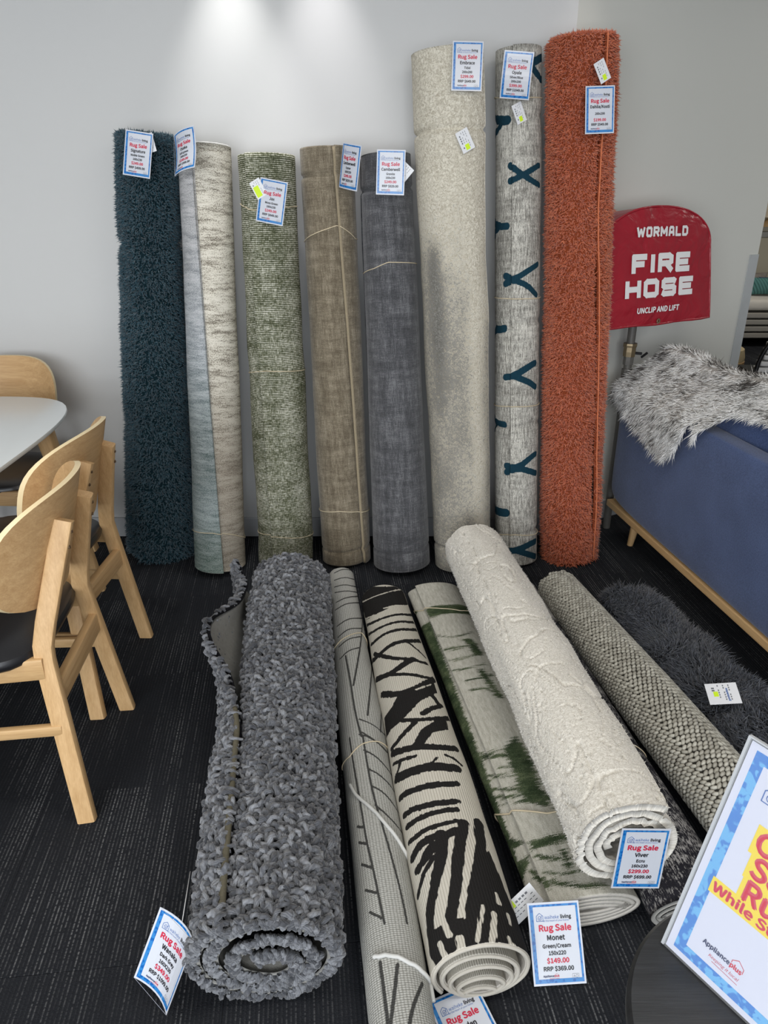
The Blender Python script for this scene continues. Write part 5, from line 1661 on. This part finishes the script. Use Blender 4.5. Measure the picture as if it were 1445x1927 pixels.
for k in range(1, 12):
    t = k / 12
    out.append((-hw0 + 2 * hw0 * t, -0.004 * math.sin(PI * t) - 0.002 * math.sin(5 * PI * t)))
no = len(out)
cxm, czm = 0.0, 0.2
rings = [(1.0, -0.2), (1.0, -0.02), (0.992, -0.006), (0.975, 0.0), (0.85, 0.004), (0.6, 0.008), (0.3, 0.01)]
vs = []
for sc, d in rings:
    for i, (x, z) in enumerate(out):
        wob = 0.004 * math.sin(i * 1.7) * (1 if -0.1 < d < 0.002 else 0.4)
        dd = d
        if d < -0.1: dd = -0.19 + (z - 0.2) * 0.11
        vs.append((cxm + (x - cxm) * sc, czm + (z - czm) * sc, dd + wob * 0.6))
vs.append((cxm, czm, 0.011))
fs = [(k * no + i, k * no + (i + 1) % no, (k + 1) * no + (i + 1) % no, (k + 1) * no + i) for k in range(len(rings) - 1) for i in range(no)]
fs += [((len(rings) - 1) * no + i, (len(rings) - 1) * no + (i + 1) % no, len(vs) - 1) for i in range(no)]
MB().add(vs, fs).build('cover', M['vinyl'], hz, smooth='auto')
MB().tube([(x * 0.992, czm + (z - czm) * 0.992, -0.003) for x, z in out], 0.0045, 8, closed=True).build('piping', M['vinyl'], hz, smooth=True, fix=False)
BLOCK = {   # block capitals as strokes in a unit box
    'F': [[(0, 0), (0, 1), (1, 1)], [(0, .5), (.8, .5)]], 'I': [[(.5, 0), (.5, 1)]], 'E': [[(1, 0), (0, 0), (0, 1), (1, 1)], [(0, .5), (.85, .5)]],
    'R': [[(0, 0), (0, 1), (.8, 1), (1, .88), (1, .58), (.8, .46), (0, .46)], [(.55, .46), (1, 0)]], 'H': [[(0, 0), (0, 1)], [(1, 0), (1, 1)], [(0, .5), (1, .5)]],
    'O': [[(.15, 0), (.85, 0), (1, .12), (1, .88), (.85, 1), (.15, 1), (0, .88), (0, .12), (.15, 0)]],
    'S': [[(0, .06), (.1, 0), (.88, 0), (1, .1), (1, .4), (.88, .5), (.12, .5), (0, .6), (0, .9), (.12, 1), (.9, 1), (1, .94)]],
    'W': [[(0, 1), (.22, 0), (.5, .8), (.78, 0), (1, 1)]], 'M': [[(0, 0), (0, 1), (.5, .3), (1, 1), (1, 0)]], 'A': [[(0, 0), (.12, .9), (.25, 1), (.75, 1), (.88, .9), (1, 0)], [(.06, .36), (.94, .36)]],
    'L': [[(0, 1), (0, 0), (1, 0)]], 'D': [[(0, 0), (0, 1), (.75, 1), (1, .8), (1, .2), (.75, 0), (0, 0)]]}
def hose_block(part, body, pL, pR, h, wt):
    """heavy block lettering printed between two points of the cover"""
    a = on_plane(*pL, HO, HN) - HO; b = on_plane(*pR, HO, HN) - HO
    x0, x1 = np.dot(a, EA), np.dot(b, EA); y0 = (np.dot(a, HU) + np.dot(b, HU)) / 2
    rel = [{'I': 0.36, 'W': 1.35, 'M': 1.2}.get(c, 1.0) for c in body]
    gap = 0.16
    unit = (x1 - x0) / (sum(rel) + gap * (len(body) - 1))
    x = x0; q = MB(); kz = 0
    for c, rw in zip(body, rel):
        cw = rw * unit; st = wt * h
        for pl in BLOCK[c]:
            pts = [(x + st / 2 + px * (cw - st) if c != 'I' else x + cw / 2, y0 + st / 2 + py * (h - st)) for px, py in pl]
            for p0_, p1_ in zip(pts[:-1], pts[1:]):
                stroke2d(q, [p0_, p1_], st, 0.0125 + 0.00003 * kz); kz += 1
        x += cw + gap * unit
    q.build(part, M['white_print'], hz, fix=False)
def hose_text(part, body, pL, pR, h, bold, shear=0.0):
    a = on_plane(*pL, HO, HN) - HO; b = on_plane(*pR, HO, HN) - HO
    x0, x1 = np.dot(a, EA), np.dot(b, EA); y0 = (np.dot(a, HU) + np.dot(b, HU)) / 2
    q = MB(); put_text(q, body, (x0 + x1) / 2, y0, w=x1 - x0, h=h, bold=bold, z=0.0125, shear=shear)
    q.build(part, M['white_print'], hz, fix=False)
hose_block('maker_text', 'WORMALD', (1193, 451), (1289, 441), 0.038, 0.26)
hose_block('headline_text', 'FIRE', (1183, 521), (1293, 507), 0.074, 0.30)
hose_block('headline_text', 'HOSE', (1171, 566), (1298, 552), 0.071, 0.30)
hose_text('instruction_text', 'UNCLIP AND LIFT', (1194, 590), (1273, 583), 0.021, True, shear=0.12)
e = on_plane(1235, 604, HO, HN) - HO
ey = MB().lathe([(0.004, 0.0), (0.009, 0.0), (0.010, 0.002), (0.0085, 0.0035), (0.004, 0.002)], seg=20).build('eyelet', M['brass'], hz, smooth=True)
ey.location = (float(np.dot(e, EA)), float(np.dot(e, HU)), 0.009)
pp = empty('water_pipe', tuple(C0 + EA * 0.362 + NA * 0.1), 0, 'dark grey water pipe with valve below the red hose cover', 'pipe')
MB().tube([(0, 0, 0.0), (0, 0, 0.45), (0, 0, 0.97)], 0.017, 16).build('tube', M['pipe'], pp, smooth='auto')
for z0, z1, rr in ((0.71, 0.745, 0.023), (0.765, 0.80, 0.022), (0.80, 0.84, 0.026), (0.84, 0.855, 0.029), (0.60, 0.64, 0.024)):
    MB().lathe([(0, z0), (rr, z0), (rr * 1.03, (z0 + z1) / 2), (rr, z1), (0, z1)], seg=8).build('coupling', M['brass'] if z0 > 0.79 else M['pipe'], pp)
MB().tube([(0.02, -0.01, 0.815), (0.045, -0.025, 0.815)], 0.006, 8).tube([(0.045, -0.025, 0.80), (0.062, -0.04, 0.822)], 0.005, 8).build('valve_lever', M['black_metal'], pp, smooth='auto')

# ------------------------------------------------------------------ fur throw over the sofa back
Ls, Fs = np.array([math.sin(sofa_a), -math.cos(sofa_a), 0]), np.array([math.cos(sofa_a), math.sin(sofa_a), 0])
S0 = np.array([1.002, 3.075, 0])
def on_sofa(u, v, xl):
    p = on_plane(u, v, S0 + Fs * xl, Fs) - S0
    return -np.dot(p, Ls), p[2]          # (y_local, z)
lo = [on_sofa(*q, -0.018) for q in [(1152, 730), (1170, 752), (1198, 792), (1220, 822), (1256, 862), (1274, 850), (1307, 830), (1322, 806)]]
lo += [on_sofa(*q, 0.06) for q in [(1352, 776), (1380, 780), (1445, 797)]]
hi = [on_sofa(*q, 0.17) for q in [(1155, 724), (1190, 692), (1225, 663), (1262, 655), (1300, 664), (1340, 690), (1380, 705), (1445, 716)]]
lo = sorted(lo); hi = sorted(hi)
th = empty('fur_throw', tuple(S0 + Fs * 0.1 + Ls * 0.5 + np.array([0, 0, 0.68])), 0, 'white and dark grey faux fur throw draped over the blue sofa back', 'throw')
TH0 = np.array(th.location)
na, nb = 110, 60
yl = np.linspace(0.0, -1.35, na)
lo_y = np.array([a for a, b in lo]); lo_z = np.array([b for a, b in lo]); hi_y = np.array([a for a, b in hi]); hi_z = np.array([b for a, b in hi])
zlow = np.interp(yl, lo_y, lo_z); zr = np.clip(np.interp(yl, hi_y, hi_z), 0.70, 0.95)
def throw_pos(a, b):
    """a 0..1 along, b 0..1 from the seat side over the ridge to the hanging edge"""
    y = -1.35 * a
    zl = np.interp(y, lo_y, lo_z); z_r = np.clip(np.interp(y, hi_y, hi_z), 0.71, 0.95)
    t_in = np.clip(b / 0.3, 0, 1); t_out = np.clip((b - 0.3) / 0.7, 0, 1)
    z_in = 0.62 + (z_r - 0.62) * np.sin(t_in * PI / 2)
    x_in = 0.30 - (0.30 - 0.17) * t_in ** 2
    z_o = z_r + (zl - z_r) * (t_out ** 1.15)
    prof_z = np.array([0.0, 0.60, 0.69, 0.715, 0.78, 0.84, 0.90, 1.0]); prof_x = np.array([-0.030, -0.026, -0.020, 0.0, 0.055, 0.10, 0.16, 0.17])
    drop = np.clip((z_r - z_o) / np.maximum(z_r - 0.69, 0.02), 0, 1)
    x_o = np.where(z_o > 0.69, 0.17 * (1 - drop ** 1.3) + -0.02 * drop, np.interp(z_o, prof_z, prof_x))
    x = np.where(b < 0.3, x_in, x_o); z = np.where(b < 0.3, z_in, z_o)
    fold = 0.012 * (vnoise(a * 22, b * 3) - 0.5) * t_out + 0.008 * np.sin(a * 46 + 3 * b) * t_out * (z < 0.7)
    x = x - np.abs(fold); z = z + 0.010 * (vnoise(a * 15 + 5, b * 6) - 0.5) * (b < 0.55)
    y = y + 0.02 * (vnoise(b * 5, a * 5) - 0.5)
    return S0 + x[..., None] * Fs - y[..., None] * Ls + z[..., None] * np.array([0, 0, 1.0]) - TH0
AA, BB = np.meshgrid(np.linspace(0, 1, na), np.linspace(0, 1, nb), indexing='ij')
PT = throw_pos(AA, BB)
idx = np.arange(na * nb).reshape(na, nb)
qd = np.stack([idx[:-1, :-1], idx[1:, :-1], idx[1:, 1:], idx[:-1, 1:]], -1).reshape(-1, 4)
fur_m = NT('faux_fur', 0.8, 0.2)
dk, tp, rn = fur_m.attr('dk'), fur_m.attr('tip'), fur_m.attr('rnd')
f_ = fur_m.step(fur_m.math('ADD', fur_m.math('MULTIPLY', tp, 0.5), fur_m.math('ADD', fur_m.math('MULTIPLY', dk, 0.75), fur_m.math('MULTIPLY', rn, 0.55))), 0.90, 1.30)
fur_m.col(fur_m.ramp(f_, [(0, (0.88, 0.87, 0.85)), (0.4, (0.62, 0.60, 0.56)), (1, (0.05, 0.042, 0.036))]))
fur_m.set(Sheen_Weight=0.2)
cl = np_mesh('pelt', PT.reshape(-1, 3), [qd], plain('fur_pelt', (0.42, 0.40, 0.37), 0.9, 0.1, 0.2, 30), th)
md = cl.modifiers.new('thickness', 'SOLIDIFY'); md.thickness = 0.006; md.offset = -1
g_ = np.random.default_rng(71)
nh = 34000
a_, b_ = g_.random(nh), g_.random(nh) ** 0.9
eps = 1e-3
P0 = throw_pos(a_, b_); Pa = throw_pos(np.clip(a_ + eps, 0, 1), b_); Pb = throw_pos(a_, np.clip(b_ + eps, 0, 1.0)); Pb2 = throw_pos(a_, np.clip(b_ - eps, 0, 1.0))
ta = Pa - P0; tb_ = Pb - Pb2
tb_ /= np.linalg.norm(tb_, axis=1, keepdims=True) + 1e-9
ta /= np.linalg.norm(ta, axis=1, keepdims=True) + 1e-9
nn = np.cross(ta, tb_); nn /= np.linalg.norm(nn, axis=1, keepdims=True) + 1e-9
flip = np.where((nn @ (-Fs * 0.6 + np.array([0, 0, 0.8]))) < 0, -1.0, 1.0)[:, None]
nn = nn * flip
fl1 = (vnoise(a_ * 26, b_ * 9) - 0.5)[:, None] * 1.4
DH = nn * 0.50 + tb_ * 0.75 + ta * fl1 + g_.normal(size=P0.shape) * 0.16
dkv = 0.75 * vnoise(a_ * 30 + 3, b_ * 11) + 0.35 * vnoise(a_ * 70, b_ * 24) - 0.15 * b_ + 0.12 * (b_ < 0.45)
fur = tuft_mesh('fur', P0, DH, 0.026 + 0.018 * g_.random(nh), 0.0013, fur_m.mat, th, 0.35, {'dk': dkv})

# ------------------------------------------------------------------ bedroom display beyond the wall
M['bed_linen'] = plain('bed_linen', (0.66, 0.62, 0.55), 0.9, 0.1, 0.08, 6, 0.3, 20, 0.01)
M['bed_base'] = plain('bed_upholstery', (0.36, 0.34, 0.30), 0.85, 0.1, 0.05)
BY = 7.45
zb0, zb1, zm = on_y(1420, 638, BY)[2], on_y(1420, 588, BY)[2], on_y(1420, 566, BY)[2]
bd = empty('bed', (4.2, BY, 0), 0, 'bed with channelled grey base and pale mattress in the far display', 'bed')
nb_ = 4
for k in range(nb_):
    z0 = zb0 + (zb1 - zb0) * k / nb_; z1 = zb0 + (zb1 - zb0) * (k + 1) / nb_
    rbox(-1.3, 1.0, 0.0, 1.55, z0 + 0.002, z1 - 0.002, 'base_channel', M['bed_base'], bd, 0.012)
rbox(-1.28, 0.98, 0.01, 1.55, zb1, zm + 0.02, 'mattress', M['bed_linen'], bd, 0.04, puff=0.01)
MB().box(-1.4, 1.1, 1.56, 1.64, 0.02, on_y(1435, 446, 9.05)[2]).build('headboard', plain('headboard_fabric', (0.50, 0.46, 0.36), 0.85, 0.1), bd, bevel=0.01)
MB().box(-1.42, 1.12, 1.54, 1.70, on_y(1435, 446, 9.05)[2] + 0.001, on_y(1435, 436, 9.05)[2]).build('headboard_rail', plain('rail_grey', (0.33, 0.33, 0.31), 0.6), bd, bevel=0.004)
for x in (-1.2, 0.9):
    MB().box(x - 0.03, x + 0.03, 0.1, 0.16, 0.0, zb0 + 0.002).build('leg', M['black_metal'], bd)
def cushion(u0, u1, v0, v1, Y, th_, name, mat, label, tilt=0.0):
    a, b = on_y(u0, v0, Y), on_y(u1, v1, Y)
    w_, h_ = abs(b[0] - a[0]) / 2, abs(b[2] - a[2]) / 2
    n_ = 18
    vs = []
    for sgn_ in (-1, 1):
        for j in range(n_ + 1):
            for i in range(n_ + 1):
                x, z = -1 + 2 * i / n_, -1 + 2 * j / n_
                bul = max(0, (1 - abs(x) ** 2.4) * (1 - abs(z) ** 2.4)) ** 0.55
                pin = 1 - 0.07 * (1 - abs(x) ** 2) * abs(z) - 0.0
                vs.append((x * w_ * (1 - 0.06 * (1 - z * z)), sgn_ * th_ * bul, z * h_ * pin + h_))
    m_ = (n_ + 1) ** 2
    fs = []
    for s_ in range(2):
        for j in range(n_):
            for i in range(n_):
                p = s_ * m_ + j * (n_ + 1) + i
                f = (p, p + 1, p + n_ + 2, p + n_ + 1)
                fs.append(f if s_ == 0 else tuple(reversed(f)))
    o = MB().add(vs, fs).build(name, mat, None, smooth=True)
    o.location = ((a[0] + b[0]) / 2, Y, zm + 0.028)
    o.rotation_euler = (tilt, 0, 0)
    return tag(o, label, 'cushion')
def corduroy(name, c):
    m = NT(name, 0.9, 0.1)
    w = m.n('ShaderNodeTexWave', {'Vector': m.obj((1, 1, 1), (0, 0.5, 0)), 'Scale': 12.0, 'Distortion': 0.6}).outputs['Fac']
    m.col(m.mix(w, tuple(x * 0.6 for x in c), c)); m.bump(w, 0.5, 0.01)
    return m.mat
cushion(1408, 1500, 525, 558, BY + 0.22, 0.07, 'teal_cushion', corduroy('teal_ribbed', (0.11, 0.26, 0.24)), 'teal ribbed cushion lying on the far bed')
cushion(1431, 1490, 505, 531, BY + 0.55, 0.09, 'blue_cushion', plain('navy_velvet', (0.025, 0.055, 0.16), 0.8, 0.1), 'navy blue cushion behind the teal cushion on the far bed')
cushion(1395, 1441, 500, 531, BY + 0.72, 0.08, 'fur_cushion', plain('mottled_fur', (0.28, 0.25, 0.22), 0.95, 0.1, 0.5, 25), 'mottled brown fur cushion on the far bed beside the navy one')
lp = on_y(1441, 432, 9.0)
la = empty('table_lamp', (lp[0] + 0.02, 9.02, lp[2] + 0.03), 0, 'small wooden lamp with cream shade above the far headboard', 'lamp')
MB().lathe([(0, 0), (0.07, 0), (0.075, 0.03), (0.05, 0.05), (0.02, 0.08), (0.02, 0.17), (0, 0.17)], seg=24).build('base', M['oak_z'], la, smooth='auto')
MB().lathe([(0.105, 0.10), (0.085, 0.34), (0.083, 0.34), (0.103, 0.10)], seg=28).build('shade', plain('cream_shade', (0.78, 0.66, 0.50), 0.8, 0.1), la, smooth='auto')
# round wicker pouf
pz = on_z(1398, 704, 0)
pf = empty('pouf', (pz[0] - 0.15, pz[1] + 0.26, 0), 0, 'round beige woven pouf on the floor before the far bed', 'pouf')
hp = on_y(1400, 658, pz[1] + 0.05)[2]
MB().lathe([(0, 0), (0.20, 0), (0.235, 0.03), (0.24, hp * 0.55), (0.225, hp * 0.9), (0.19, hp), (0, hp)], seg=36).build('body', plain('woven_straw', (0.52, 0.42, 0.25), 0.85, 0.1, 0.2, 40, 0.6, 60, 0.01), pf, smooth='auto')
MB().lathe([(0.0, 0.001), (0.238, 0.035), (0.243, 0.05), (0.243, 0.075), (0.238, 0.08)], seg=36).build('wooden_rim', M['oak_x'], pf, smooth='auto')
# white channelled lounge chair with black tube frame
cz = on_z(1426, 716, 0)
lc = empty('lounge_chair', (on_y(1416, 690, cz[1] - 0.25)[0] + 0.37, cz[1] - 0.25, 0), math.radians(-4), 'white channel-quilted lounge chair with black tubular frame at the right edge', 'chair')
htop = on_y(1440, 612, cz[1])[2]
lw = plain('white_leather', (0.70, 0.70, 0.69), 0.45, 0.4)
for k in range(6):
    z0 = 0.12 + (htop - 0.16) * k / 6; z1 = 0.12 + (htop - 0.16) * (k + 1) / 6
    ins = 0.0 if k < 5 else 0.06
    rbox(-0.33 + 0.02 * k * 0.8 + ins * 0.3, 0.33, -0.04, 0.08, z0 + 0.001, z1 - 0.001, 'back_channel', lw, lc, 0.016)
rbox(-0.06, 0.32, 0.085, 0.56, 0.20, 0.34, 'seat', lw, lc, 0.04)
fr = [(-0.37, -0.05, 0.02), (-0.37, -0.05, 0.10)] + [(-0.35 + 0.20 * (1 - math.cos(a)), -0.05, 0.10 + (htop - 0.10) * math.sin(a)) for a in [PI / 2 * i / 10 for i in range(1, 11)]] + [(0.30, -0.05, htop), (0.38, -0.05, htop - 0.1), (0.38, -0.05, 0.02)]
MB().tube(fr, 0.017, 10).build('frame', M['black_metal'], lc, smooth=True)
for x in (-0.37, 0.38):
    MB().tube([(x, -0.05, 0.016), (x, 0.36, 0.016)], 0.016, 10).build('runner', M['black_metal'], lc, smooth='auto')
MB().box(-0.36, 0.37, -0.03, 0.30, 0.06, 0.118).build('base_panel', M['black_metal'], lc, bevel=0.01)
